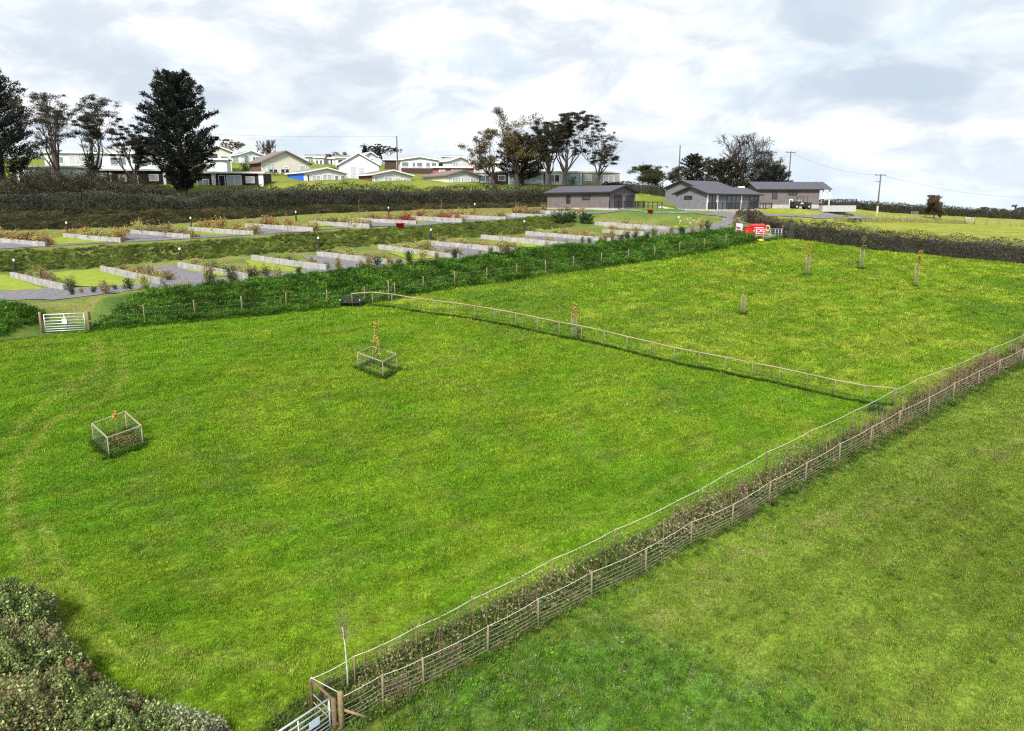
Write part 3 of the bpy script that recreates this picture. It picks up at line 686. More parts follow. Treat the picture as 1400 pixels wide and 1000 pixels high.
twigs_leaves(t, c1, 1.75, 8, [(.55,.28,.03),(.5,.4,.06),(.25,.2,.05)], w=.24, L=.11, stem=.02, leafn=110, z0=.75)
t = thing('low_shrub', 'low brown shrub at the foot of the orange-leaved sapling in the nearest pen', 'shrub', c1+[.25,.05,0])
P = c1+[.2,.0,.05]+np.c_[rng.normal(size=(700,2))*[.36,.26], np.abs(rng.normal(size=700))*.26]; quadmesh('shrub_leaves', leafq(P, .07, .04), pal(700, [(.13,.08,.04),(.2,.13,.06),(.3,.24,.05)]), leafA, t, off=wloc(t))
t = thing('young_tree', 'slender tree with yellow-green leaves rising from the pen in mid paddock', 'sapling', c2)
twigs_leaves(t, c2, 3.0, 22, [(.42,.40,.05),(.5,.42,.06),(.2,.17,.05)], w=.6, L=.11, stem=.024, leafn=620, z0=.33)
GRD = [(785,463,2.0,2.7,'leafy guard tree beside the cross fence, topped with orange leaves','o'),
       (1015,430,1.75,2.6,'bare sapling in a staked mesh guard, lowest of the four in the upper field','b'),
       (1103,377,2.1,3.3,'staked tree guard with a bent orange sprig, leftmost of the three near the dark hedge','o'),
       (1177,368,2.3,3.2,'staked tree guard with bushy green top, middle of the three near the dark hedge','g'),
       (1252,393,2.3,3.6,'staked tree guard with yellow-leaved top, rightmost of the three near the dark hedge','y')]
fg = []
for px, py, gh, th, lab, k in GRD:
    b = ground(px, py); t = thing('tree_guard', lab.replace('leafy guard tree', 'pale mesh tree guard'), 'tree guard', b, 'mesh guards round young trees')
    for s_ in (-1, 1):
        mb = MB(); mb.tube([b+[s_*.2,0,-.3], b+[s_*.2+rng.normal()*.03,0,gh]], .035, 6); mb.build('stake', wood, t, True)
    mb = MB()
    for z in np.linspace(.08, gh-.12, 12):
        mb.tube([b+[.17*math.cos(q), .17*math.sin(q), z] for q in np.linspace(0, 6.283, 13)], .006, 3, cap=False)
    for q in np.linspace(0, 6.283, 13)[:-1]: mb.tube([b+[.17*math.cos(q), .17*math.sin(q), .05], b+[.17*math.cos(q), .17*math.sin(q), gh-.1]], .005, 3, cap=False)
    mb.build('mesh_tube', mat('guard_mesh', (.26,.27,.19), .6, (.18,.2,.13), 10), t)
    y = thing('young_tree', {'o':'thin young tree with sparse orange leaves growing out of the %s','b':'leafless young stem inside the %s','g':'young tree with a rounded green head inside the %s','y':'young tree with yellow leaves growing out of the %s'}[k] % {785:'guard by the cross fence',1015:'lowest guard of the upper field',1103:'left guard by the hedge',1177:'middle guard by the hedge',1252:'right guard by the hedge'}[px], 'sapling', b)
    cols = {'o':[(.5,.27,.05),(.42,.3,.06),(.3,.25,.05)],'b':[(.2,.18,.08)],'g':[(.10,.16,.04),(.17,.2,.05),(.2,.14,.06)],'y':[(.42,.34,.06),(.34,.32,.06),(.3,.2,.05)]}[k]
    twigs_leaves(y, b, th, {'o':10,'b':7,'g':18,'y':14}[k], cols, w={'o':.4,'b':.25,'g':.6,'y':.55}[k], L=.15, stem=.028, leafn={'o':190,'b':20,'g':420,'y':260}[k], z0=.6)
    fg.append(b[:2]+rng.normal(size=(70, 2))*.2)
fr_all = np.vstack([fr, fr2, f1, f2, i1]+fg); fr_all = np.c_[fr_all, hz(fr_all[:, 0], fr_all[:, 1])]
C = pal(len(fr_all), [(.05,.12,.01),(.08,.16,.015),(.045,.09,.012)])
scatter('rough_grass', fr_all, .38+.38*rng.random(len(fr_all)), C, longt, 'uncut dark grass fringe under fences, pens and guards')

# --- bench
b = onz((ground(467,422)+ground(491,422))/2+[0,.35,0]); W = 1.62
t = thing('bench', 'black slatted garden bench facing the paddock where the cross fence meets the bank', 'bench', b)
for s_ in (-1, 1):
    mb = MB(); x = s_*W/2
    mb.beam(b+[x,-.3,0], b+[x,-.3,.62], .06,.06); mb.beam(b+[x,.25,0], b+[x,.36,.92], .06,.06); mb.beam(b+[x,-.34,.64], b+[x,.3,.64], .07,.04); mb.beam(b+[x,-.3,.4], b+[x,.28,.4], .05,.05)
    mb.build('side_frame', blackm, t)
    mb = MB(); mb.lathe(b+[x,-.36,.63], [(.03,0),(.05,.02),(.05,.07),(.02,.09)], 8); mb.build('arm_cap', mat('white_paint', (.8,.8,.8)), t, True)
mb = MB()
for k in range(5): y = -.26+.115*k; mb.box(b+[-W/2+.03,y-.045,.42], b+[W/2-.03,y+.045,.45])
mb.build('seat', blackm, t)
mb = MB()
for k in range(4): mb.beam(b+[-W/2+.03,.29+.02*k,.54+.11*k], b+[W/2-.03,.29+.02*k,.54+.11*k], .025,.08)
mb.build('backrest', blackm, t)

# ============================================================ terrace: low walls, shrubs, utility posts
conc = mat('wall_blocks', (.37,.36,.35), .9, (.24,.235,.225), 1.6, bump=.4)
def low_wall(A_, B_, h, label, i):
    a = ground(*A_); b = ground(*B_); t = thing('retaining_wall', label, 'low wall', a, 'pale block retaining walls dividing the pitches')
    L = np.linalg.norm((b-a)[:2]); n = max(2, int(L/1.0)); d = (b-a)/L; mb = MB(); side = np.array([-d[1], d[0], 0])
    for k in range(n):
        p = a+d*(L*k/n+.02); q = a+d*(L*(k+1)/n-.02); zt = h*(1+.015*rng.normal()); zt2 = zt
        off = side*rng.normal()*.008
        base = min(hz(p[0], p[1]), hz(q[0], q[1]))-.15
        tp = a[2]+(b[2]-a[2])*(k+.5)/n+zt
        mb.prism([np.array([p[0],p[1],base])+off, np.array([q[0],q[1],base])+off, np.array([q[0],q[1],tp+rng.normal()*.006])+off, np.array([p[0],p[1],tp+rng.normal()*.006])+off], side*.26)
    mb.build('blocks', conc, t)
    q0 = MB(); zt0 = a[2]+h*.93; zt1 = b[2]+h*.93
    q0.prism([np.array([a[0],a[1],a[2]-.3])+side*.03, np.array([b[0],b[1],b[2]-.3])+side*.03, np.array([b[0],b[1],zt1])+side*.03, np.array([a[0],a[1],zt0])+side*.03], side*.2)
    q0.build('joints', mat('wall_joint', (.20,.19,.18), .9), t)
    return a, b, side, h
ORD = ['first','second','third','fourth','fifth','sixth','seventh','eighth','ninth','tenth','eleventh','twelfth']
LW = [((14,380),(87,398)),((137,371),(219,390)),((243,366),(339,383)),((343,356),(446,370)),((433,351),(541,363)),((517,341),(627,355)),((589,336),(703,346)),((657,327),(773,338)),((718,322),(835,332)),((823,319),(880,323)),((813,308),(919,316))]
UW = [((-25,330),(62,338)),((86,325),(165,332)),((178,320),(260,327)),((257,316),(346,322)),((335,311),(428,317)),((424,307.5),(505,312)),((490,303.5),(569,307.5)),((562,300.5),(632,304.5)),((612,298),(691,302)),((690,296.5),(741,298.5)),((735,292.5),(800,295.5))]
beds = []
for i, (p, q) in enumerate(LW): beds.append(('lower', i, low_wall(p, q, .52 if i < 9 else .5, 'low pale block wall, %s from the left on the lower terrace' % ORD[i], i)))
for i, (p, q) in enumerate(UW): beds.append(('upper', i, low_wall(p, q, .5, 'low pale block wall, %s from the left on the upper terrace' % ORD[i], i)))
# shrub prototypes (copied)
def shrub_mesh(name, cols, h, w, n, L, seed, bare=.3):
    r = np.random.default_rng(seed); V = []; Cc = []
    k = int(n*bare); a = r.random(k)*6.283; P = np.zeros((k, 3)); ns = 9
    for j in range(ns):
        az = r.random()*6.283; tip = np.array([math.cos(az)*w*.5*r.random(), math.sin(az)*w*.5*r.random(), h*(.6+.4*r.random())]); m_ = int(n/ns)
        tt_ = .25+.75*r.random((m_, 1)); Pp = tip*tt_+r.normal(size=(m_, 3))*w*.11; V.append(leafq(Pp, L, L*.62, .2, r=r)); Cc.append(pal(m_, cols, r=r))
        s_ = np.array([.012, 0, 0]); V.append(np.array([[-s_, s_, tip+s_*.4, tip-s_*.4]])); Cc.append(np.array([[.10,.07,.05]]))
    ob = quadmesh(name, np.concatenate(V), np.concatenate(Cc), leafA); COL.objects.unlink(ob); return ob
SH = {'orange': [(.36,.22,.07),(.40,.29,.09),(.26,.18,.08)], 'yellow': [(.40,.34,.11),(.34,.33,.12),(.25,.24,.10)], 'red-brown': [(.22,.09,.06),(.18,.10,.06),(.26,.16,.08)], 'brown': [(.24,.18,.09),(.32,.26,.13),(.20,.15,.07)], 'olive': [(.13,.14,.05),(.20,.19,.07),(.09,.11,.04)], 'crimson': [(.36,.06,.06),(.30,.10,.06),(.25,.14,.06)], 'dark green': [(.025,.05,.02),(.04,.07,.02)]}
SP_ = {k: [shrub_mesh('shrub', c, 1.0, 1.3, 620, .11, 30+3*i+j) for j in range(2)] for i, (k, c) in enumerate(SH.items())}
def put_shrub(k, p, s, label, group, zs=1.0):
    o = random.choice(SP_[k]).copy(); COL.objects.link(o); o.location = [float(v) for v in p]; o.rotation_euler = (0, 0, random.random()*6.28); o.scale = (s, s, s*zs)
    tag(o, label, 'shrub', group); return o
for row, i, (a, b, side, h) in beds:
    L = np.linalg.norm((b-a)[:2]); n = max(4, int(L/(1.05 if row == 'upper' else 1.3))); up = row == 'upper'
    if (row, i) in (('lower', 10), ('upper', 10)): n = 4
    ks = {0:['brown','olive','red-brown'],1:['brown','yellow','orange'],2:['brown','olive','yellow'],3:['olive','brown'],4:['olive','yellow'],5:['brown','yellow']}.get(i, ['brown','yellow','orange']) if not up else {0:['yellow','red-brown','orange'],1:['yellow','red-brown','orange'],2:['yellow','brown'],3:['orange','yellow','brown'],4:['yellow','orange','brown'],5:['yellow','brown','olive'],6:['crimson','orange','brown'],7:['orange','crimson','yellow'],8:['orange','yellow']}.get(i, ['orange','brown'])
    for k in range(n):
        for rr in range(1):
            u = (k+.3+.5*random.random())/n*.96
            if not up and i in (1,3,5,7) and u < .15: continue
            p = onz(a+(b-a)*u+side*(.6+.9*random.random()+rr*1.1)); kk = random.choice(ks); s = (1.15 if not up else 1.65)*(.65+.5*random.random())
            put_shrub(kk, p-[0,0,.03], s, '%s shrub in the planting bed behind the %s low wall of the %s terrace' % (kk, ORD[i], row), 'autumn shrubs planted behind the terrace walls', .62+.3*random.random())
# darker evergreen shrubs and hedge whips on top of the long bank
ev = [(772,306),(784,305),(797,306),(764,308),(806,307)]
for j, q in enumerate(ev): put_shrub('dark green', ground(*q), 1.5+.5*random.random(), 'dark green rounded shrub in the small clump where the middle bank ends', 'dark shrubs at the end of the middle bank', 1.0)
bt = densify(WL['B1'][6:]+np.array([0,.4,0]), 1.0)
for j, p in enumerate(bt[::1]):
    if random.random() < .72:
        kk = random.choice(['dark green','olive','brown','dark green','yellow','brown']); s = .55+.55*random.random()
        put_shrub(kk, onz(p+[rng.normal()*.3, rng.normal()*.4, 0]), s, '%s young hedge plant on the crest of the long green bank' % kk, 'young hedge plants along the bank crest', 1.0+.5*random.random())
for q in [(100,404),(112,402),(128,401),(142,399),(158,397),(170,396)]:
    put_shrub(random.choice(['olive','dark green','brown']), ground(*q), .35+.35*random.random(), 'scrubby plant where the ramp from the left gate meets the track', 'plants beside the ramp', 1.2)
mid = densify(WL['M1'], 1.6)
for p in mid:
    pass
# thin tree whips
for j, (px, py, h) in enumerate([(344,337,2.4),(394,322,2.3),(492,312,3.3),(604,300,2.6),(705,302,2.8),(813,347,2.6),(853,345,3.2),(746,350,2.6),(566,372,1.9),(640,350,2.0)]):
    b = ground(px, py); t = thing('whip_tree', 'thin leafless whip tree, %s from the left among the terrace whips' % ORD[[0,1,2,4,6,8,9,7,3,5][j]], 'whip tree', b)
    twigs_leaves(t, b, h, 9, [(.25,.2,.1)], w=.4, L=.09, stem=.03, leafn=20, z0=.3)
# utility posts
for row, l in (('lower', [(18,374),(245,358),(435,343),(589,329),(717,317)]), ('upper', [(90,319),(260,312),(404,303),(531,296.5),(649,291)])):
    for i, q in enumerate(l):
        b = ground(*q)+np.array([0,.35,0]); b = onz(b); hh = 1.3; t = thing('utility_post', 'black service post with a white lamp head, %s from the left on the %s terrace' % (ORD[i], row), 'service post', b, 'service posts at the pitches')
        mb = MB(); mb.box(b+[-.09,-.08,0], b+[.09,.08,hh*.72]); mb.build('cabinet', blackm, t, bevel=.02)
        mb = MB(); mb.box(b+[-.05,-.05,hh*.72], b+[.05,.05,hh*.8]); mb.build('neck', blackm, t)
        mb = MB(); mb.lathe(b+[0,0,hh*.8], [(.08,0),(.10,.03),(.10,.16),(.07,.22),(.02,.25)], 10); mb.build('lamp_head', mat('white_paint', (.8,.8,.8)), t, True)
# red tubs
redm = mat('red_plastic', (.62,.015,.02), .45, (.5,.012,.02), 4)
def tub(px, py, w, lab):
    b = ground(px, py); t = thing('tub', lab, 'tub', b); mb = MB(); mb.lathe(b, [(w*.35,0),(w*.5,w*.55),(w*.54,w*.56),(w*.54,w*.6),(w*.46,w*.6),(w*.32,.05)], 14); mb.build('shell', redm, t, True)
tub(547,313,1.1,'red round tub on the upper terrace track edge'); tub(889,292,.8,'small red tub on the mound below the middle lodge')
# --- bins by the far gate
def fr_box(mb, O, ang, a, b): mb.frame(O, ang); mb.box(a, b); mb.fr = None
b = onz(P3(1035,323.5,89.8))
t = thing('red_container', 'large red lidded container with white panels behind the far metal gate', 'container', b)
mb = MB(); mb.frame(b, .1); mb.box((-.85,-.5,.08),(.85,.5,1.15)); mb.build('body', redm, t, bevel=.03)
mb = MB(); mb.frame(b, .1); mb.add([(-.9,-.55,1.15),(.9,-.55,1.15),(.9,.55,1.3),(-.9,.55,1.3),(-.9,-.55,1.21),(.9,-.55,1.21),(.9,.55,1.42),(-.9,.55,1.42)], [(0,3,2,1),(4,5,6,7),(0,1,5,4),(1,2,6,5),(2,3,7,6),(3,0,4,7)]); mb.build('lid', redm, t)
for u0, u1, z0, z1 in ((-.6,.5,.92,1.02),(-.75,-.3,.55,.68),(.1,.4,.58,.68),(-.7,.1,.25,.35)):
    mb = MB(); mb.frame(b, .1); mb.box((u0,-.515,z0),(u1,-.503,z1)); mb.build('panel', mat('panel_white', (.8,.72,.72)), t)
b2 = onz(b+np.array([-1.35,-.5,0])); t = thing('red_container', 'smaller plain red bin left of the large red container', 'container', b2)
mb = MB(); mb.frame(b2, .1); mb.box((-.38,-.35,.05),(.38,.35,.95)); mb.build('body', redm, t, bevel=.03)
mb = MB(); mb.frame(b2, .1); mb.box((-.42,-.4,.95),(.42,.4,1.03)); mb.build('lid', redm, t)
b3 = onz(b2+np.array([-.95,-.1,0])); t = thing('notice_board', 'leaning blue and white board with red stripes left of the red bins', 'board', b3)
mb = MB(); mb.frame(b3, .25); mb.prism([(-.6,0,.2),(.35,.1,-.1),(.5,.3,1.25),(-.45,.2,1.35)], (0,.05,0)); mb.build('panel', mat('board_blue', (.35,.47,.72), .5, (.45,.56,.78), 3), t)
for z in (.45,.8): mb = MB(); mb.frame(b3, .25); mb.prism([(-.52,.0+z*.1-.03,z),(.05,.05+z*.1-.03,z-.12),(.08,.07+z*.1-.03,z+.04),(-.5,.02+z*.1-.03,z+.18)], (0,-.02,0)); mb.build('stripe', redm, t)
b4 = onz(b+np.array([1.25,.1,0])); t = thing('hose_ring', 'pale yellow ring hanging on a post right of the red container', 'ring', b4)
mb = MB(); mb.tube([b4, b4+[0,0,1.1]], .05, 7); mb.build('post', wood, t, True)
mb = MB(); mb.tube([b4+[.22*math.cos(q), -.08, 1.15+.33*math.sin(q)] for q in np.linspace(0, 6.283, 17)], .09, 6); mb.build('ring', mat('pale_yellow', (.6,.52,.16), .6), t, True)
b5 = ground(1039,331); t = thing('sack', 'bright orange and yellow sack lying in front of the far metal gate', 'sack', b5)
mb = MB(); mb.lathe((0,0,0), [(.05,0),(.34,.03),(.42,.15),(.34,.28),(.1,.36)], 14); mb.v = [(x*1.15+b5[0], y*.7+b5[1], z*.95+b5[2]) for x, y, z in mb.v]; mb.build('sack_body', mat('orange_plastic', (.75,.36,.01), .5, (.75,.5,.03), 2), t, True)
# ============================================================ hedges
twigm = mat('hedge_core', (.038,.040,.028), .95, (.025,.026,.02), 3)
def hedge(name, label, line, htop, thick, dens, L, cols, wts=None, topc=None, cat='hedge', lump=.5, group=None, seed=0, core=.62):
    """line world pts (on ground), heights per point"""
    r = np.random.default_rng(seed); a = np.array(line); d = densify(np.c_[a, htop], .6) if False else None
    pts = []; hh = []
    for i in range(len(a)-1):
        n = max(1, int(np.linalg.norm((a[i+1]-a[i])[:2])/.6))
        for k in range(n): pts.append(a[i]+(a[i+1]-a[i])*k/n); hh.append(htop[i]+(htop[i+1]-htop[i])*k/n)
    pts.append(a[-1]); hh.append(htop[-1]); pts = np.array(pts); hh = np.array(hh)
    s = np.r_[0, np.cumsum(np.linalg.norm(np.diff(pts[:, :2], axis=0), axis=1))]; tan = unit(np.gradient(pts[:, :2], axis=0)); nor = np.c_[-tan[:, 1], tan[:, 0]]
    t = thing(name, label, cat, onz(pts[0]), group)
    # core
    mb = MB(); K = 9; vs = []
    for i, p in enumerate(pts):
        e = min(1, min(i, len(pts)-1-i)/2+.25)
        for j in range(K):
            q = math.pi*j/(K-1); w = thick/2*core*np.sign(math.cos(q))*abs(math.cos(q))**.5*(1+.2*r.normal()*.4)*e; z = hh[i]*(.72 if cat == 'hedge' else .8)*max(math.sin(q),0)**.35*(.9+.25*vnoise(s[i]*.9, 0, seed))*e
            c = p[:2]+nor[i]*w; vs.append((c[0], c[1], float(hz(c[0], c[1]))+z-.1))
    n = len(pts); fs = [(i*K+j, i*K+j+1, (i+1)*K+j+1, (i+1)*K+j) for i in range(n-1) for j in range(K-1)]+[tuple(range(K)), tuple((n-1)*K+j for j in range(K))[::-1]]
    mb.add(vs, fs); mb.build('branches', twigm, t)
    area = s[-1]*(np.mean(hh)*2+thick); N = int(area*dens)
    S = r.random(N)*s[-1]; zf = r.random(N); q = np.arcsin(np.clip(zf, .002, 1)**(1/.38)); q = np.where(r.random(N) < .5, q, math.pi-q); q = np.where(r.random(N) < .25, .4+r.random(N)*(math.pi-.8), q); idx = np.clip(np.searchsorted(s, S)-1, 0, n-2); f = ((S-s[idx])/(s[idx+1]-s[idx]+1e-9))[:, None]
    p = pts[idx]*(1-f)+pts[idx+1]*f; H = hh[idx]*(1-f[:, 0])+hh[idx+1]*f[:, 0]
    H = H*.93*(1+lump*(fbm(S*.45, q*.8, seed+3)-.5)*1.1+ .25*lump*(vnoise(S*1.9, q*2, seed+4)-.5)); R = 1-.42*r.random(N)**2.2; R = R*(1+.12*(vnoise(S*1.3, q*2.5, seed+6)-.5)*2)
    cq = np.cos(q); sq = np.sin(q); w = thick/2*np.sign(cq)*np.abs(cq)**.5*R; z = H*sq**.38*(1-(1-R)*.8)
    e = np.clip(np.minimum(S, s[-1]-S)/1.0+.35, 0, 1); z = z*e
    xy = p[:, :2]+nor[idx]*w[:, None]; P = np.c_[xy, hz(xy[:, 0], xy[:, 1])+z]
    D = np.c_[nor[idx]*cq[:, None], sq]
    clump = fbm(P[:, 0]*.8+P[:, 2], P[:, 1]*.8, seed+8)
    C = pal(N, cols, wts, .45, r)*(.35+1.5*clump[:, None]**1.3)
    if topc is not None:
        tm = (sq**.38*(1-(1-R)*.8) > .985-.04*vnoise(S*.9, q*0, seed+2))*(r.random(N) < .2); C[tm] = pal(int(tm.sum()), topc, None, .25, r)
    quadmesh('foliage', leafq(P, L, L*.55, .5, D, 1.2, r), C, leafA, t, off=wloc(t))
    return t
DK = [(.04,.048,.032),(.06,.052,.038),(.035,.055,.022),(.085,.07,.048)]
H0 = WL['H0'][1:] ; H0 = np.vstack([P3(-90,289,94)[None], H0])
def hy(pt, ytop):   # height that reaches a row of the photograph
    r = pt-np.array([0,0,CAMZ]); Z = r[1]*CP-r[2]*SP; return (CAMZ - Z*(SP+(ytop-500)/1000*CP)) - pt[2]
lineA = [ptZ(-90,289,94.5), ptZ(0,288,95.5), ptZ(100,286,97), ptZ(200,285,99), ptZ(262,284,100.5), ptZ(300,283,102), ptZ(400,281,105.5), ptZ(500,279,109.5), ptZ(600,278,113.5), ptZ(700,278,117), ptZ(752,277,118.5)]
ytA = [256,256,252,258,266,255,254,253,256,255,252]
hedge('hedge', 'long dark clipped hedge with a green top running below the white chalets', lineA, [hy(p, y) for p, y in zip(lineA, ytA)], 3.0, 70, .20, DK, None, [(.07,.10,.03),(.09,.11,.035),(.055,.07,.03)], seed=5)
lineB = [ground(1016,304), ground(1030,305)+np.array([0,2.5,0]), ground(1056,320)+np.array([0,2,0]), ground(1078,327)+np.array([0,.8,0]), ground(1110,330)+np.array([0,.8,0]), ground(1186,341)+np.array([0,.8,0]), ground(1293,352)+np.array([0,.8,0]), ground(1400,361)+np.array([0,.8,0]), ground(1500,371)+np.array([0,.8,0])]
lineB = [onz(p) for p in lineB]
ytB = [293,294,297,298,301,311,320,328,336]
hedge('hedge', 'thick dark brown hedge along the top of the upper field, right of the far gate', lineB, [max(1.2, hy(p, y)) for p, y in zip(lineB, ytB)], 2.4, 120, .15, [(.10,.07,.055),(.06,.05,.035),(.05,.065,.03),(.17,.13,.09),(.065,.055,.06)], None, [(.12,.115,.05),(.15,.13,.07),(.09,.08,.05)], seed=9)
lineC = [ptZ(1118,284,146), ptZ(1200,291,150), ptZ(1300,296,155), ptZ(1400,301,160), ptZ(1500,306,164)]
hedge('hedge', 'distant dark hedge on the skyline behind the bright meadow at the right', lineC, [hy(p, y) for p, y in zip(lineC, [273,275,281,288,293])], 3.0, 32, .24, DK, None, [(.07,.10,.04),(.09,.12,.05)], seed=11)
lineD = [ptZ(826,270,130), ptZ(870,271,127), ptZ(912,271,128)]
hedge('hedge', 'short dark hedge filling the gap between the left and middle lodges', lineD, [hy(p, y) for p, y in zip(lineD, [249,249,250])], 2.6, 42, .20, DK, None, [(.10,.13,.03)], seed=12)
lineE = [ptZ(106,405,60.5), ptZ(150,403,60), ptZ(160,402,60)]
# brambles in front of the tall trees, left
for (px, Z, yt, w, lab) in [(20,98.5,240,6,'brown bramble thicket'),(62,98,229,7,'grey brown bramble thicket'),(100,99,232,7,'tangled brown bramble thicket'),(136,100,236,7,'olive bramble thicket'),(170,100,242,6.5,'dull brown bramble thicket'),(214,101,252,5,'low dark bramble thicket')]:
    p = ptZ(px, 270, Z); H = hy(p, yt); q = p+np.array([w*.5,.3,0]); o_ = p-np.array([w*.5,.3,0])
    hedge('bramble', lab+{20:' under the far-left conifer',62:' left of the first pine trunk',100:' between the first two pine trunks',136:' at the foot of the second pine',170:' below the flat-topped pine',214:' left of the big conifer trunk'}[px], [onz(o_), p, onz(q)], [H*.8, H, H*.8], 3.0, 130, .17, [(.075,.05,.036),(.045,.038,.028),(.08,.075,.036),(.04,.032,.028)], cat='thicket', seed=20+px, lump=.8)

# ============================================================ weeds between the two near fences
n = 26000
ff = WL['FF']; P = []
xs = rng.uniform(-6, 50, 560000); ys = rng.uniform(18, 62, 560000); off = ys-fy(xs)
n1 = fbm(xs*.5, ys*.5, 61)
k = (off > .05) & (off < 1.2+1.1*n1) & (xs > -5.4)
xs, ys, off = xs[k], ys[k], off[k]; base = np.c_[xs, ys, hz(xs, ys)]
env = np.clip((fbm(xs*.75, ys*.75, 63)-.27)*4.2, .25, 1.7)*np.sin(np.clip(off/2.1, 0, 1)*np.pi)**.6
zz = env*(rng.random(len(xs))**.7)
P = base+np.c_[np.zeros((len(xs), 2)), zz]
c1_ = [(.25,.21,.12),(.33,.29,.18),(.15,.13,.065),(.15,.18,.06)]; c2_ = [(.20,.12,.08),(.26,.16,.11),(.16,.12,.065),(.15,.18,.06)]; c3_ = [(.07,.12,.03),(.12,.17,.05),(.05,.08,.02)]
sel = fbm(xs*.22, ys*.22, 65)+rng.normal(size=len(xs))*.08; C = pal(len(xs), c1_)
kk = ys > 38; C[kk] = pal(int(kk.sum()), c2_); kk = sel > .50; C[kk] = pal(int(kk.sum()), c3_)
Lw = .075+.035*(ys/30)
ob = quadmesh('weeds', leafq(P, Lw, Lw*.55, .6), C, leafA); ob['kind'] = 'stuff'; ob['label'] = 'tangle of dead and green weeds between the two near fences'
# dry stalks and twigs
m_ = 5200; xs = rng.uniform(-5.4, 52, 60000); ys = rng.uniform(18, 62, 60000); off = ys-fy(xs); k = (off > .4) & (off < 2.0) & (fbm(xs*.6, ys*.6, 66) > .45) & (rng.random(60000) < .25+.03*(ys-22)); xs, ys = xs[k][:9000], ys[k][:9000]
b_ = np.c_[xs, ys, hz(xs, ys)]; h_ = .5+.95*rng.random(len(xs))**1.5; d_ = np.c_[rng.normal(size=(len(xs), 2))*.22, np.ones(len(xs))]*h_[:, None]; sx = np.zeros((len(xs), 3)); sx[:, 0] = .008+.00035*ys
ob = quadmesh('dry_stalks', np.stack([b_-sx, b_+sx, b_+d_+sx*.3, b_+d_-sx*.3], 1), pal(len(xs), [(.17,.11,.07),(.24,.2,.12),(.14,.09,.055)]), leafA); ob['kind'] = 'stuff'; ob['label'] = 'dry upright weed stalks between the two near fences'
p3 = np.c_[fr3, hz(fr3[:, 0], fr3[:, 1])]
scatter('rough_grass', p3, .6+.6*rng.random(len(p3)), pal(len(p3), [(.06,.11,.015),(.10,.15,.03),(.17,.17,.06)]), longt, 'long grass through the foot of the front stock fence')
for j, (px, py, s_, kk, lab) in enumerate([(722,826,.62,'brown','rounded pale brown bush between the near fences, above the fourth front post'),(1012,706,.85,'red-brown','dark reddish bush leaning through the front fence at mid length'),(540,950,.7,'brown','pale brown dead bush between the near fences beside the bottom gate'),(1198,566,.8,'dark green','dark green bush where the cross fence meets the near fences'),(612,905,.6,'brown','dead bramble mound between the second and third front posts')]):
    p = ground(px, py)
    t = thing('bush', lab, 'bush', p); r = np.random.default_rng(90+j); N = 2600; v = unit(r.normal(size=(N, 3))); v[:, 2] = np.abs(v[:, 2]); R = s_*(.35+.5*r.random(N)**.5)*(.6+.9*vnoise(v[:,0]*3+j*9, v[:,2]*4+v[:,1]*3, 7)); Q = p+v*R[:, None]*[1,1,1.1]
    quadmesh('twigs', leafq(Q, .075, .018, .3, v, .8, r), pal(N, {'brown':[(.26,.22,.13),(.17,.14,.08)],'red-brown':[(.15,.11,.08),(.2,.15,.11)],'dark green':[(.03,.055,.02),(.05,.08,.03)]}[kk], r=r), leafA, t, off=wloc(t))
# ============================================================ near thicket bottom-left: one bush after another
NB = [(8,872,0,2.0,'g'),(-45,900,0,2.6,'g'),(38,925,0,1.8,'b'),(-10,985,0,2.6,'g'),(72,948,0,1.5,'g'),(96,962,0,1.25,'r'),(98,1000,0,1.7,'g'),(35,1040,0,2.4,'b'),(140,990,0,1.2,'g'),(172,1003,0,1.15,'b'),(212,1012,0,1.1,'w'),(250,1016,0,1.1,'w'),(284,1022,0,1.0,'w'),(120,1050,0,2.0,'g'),(185,1050,0,1.7,'g'),(240,1055,0,1.4,'g'),(-40,1080,0,2.9,'g')]
nlab = ['tall grey-green bush at the top of the bottom-left thicket','dark bush on the left photo edge below the topmost bush','bronze-brown bush in the upper bottom-left thicket','large green bush at the left photo edge, low down','small green bush on the paddock side of the thicket','reddish brown bush on the paddock side of the thicket','green bush in the middle of the thicket','brown and green bush in the lowest left of the thicket','small green bush beside the red-brown one, nearer the bottom edge','brown bush near the bottom edge of the thicket','silvery weedy bush at the right tail of the thicket','whitish feathery bush at the right tail of the thicket','sparse pale bush ending the thicket at the bottom edge','leafy green bush cut by the bottom photo edge, left one','leafy green bush cut by the bottom photo edge, middle one','leafy green bush cut by the bottom photo edge, right one','big dark bush filling the bottom left corner']
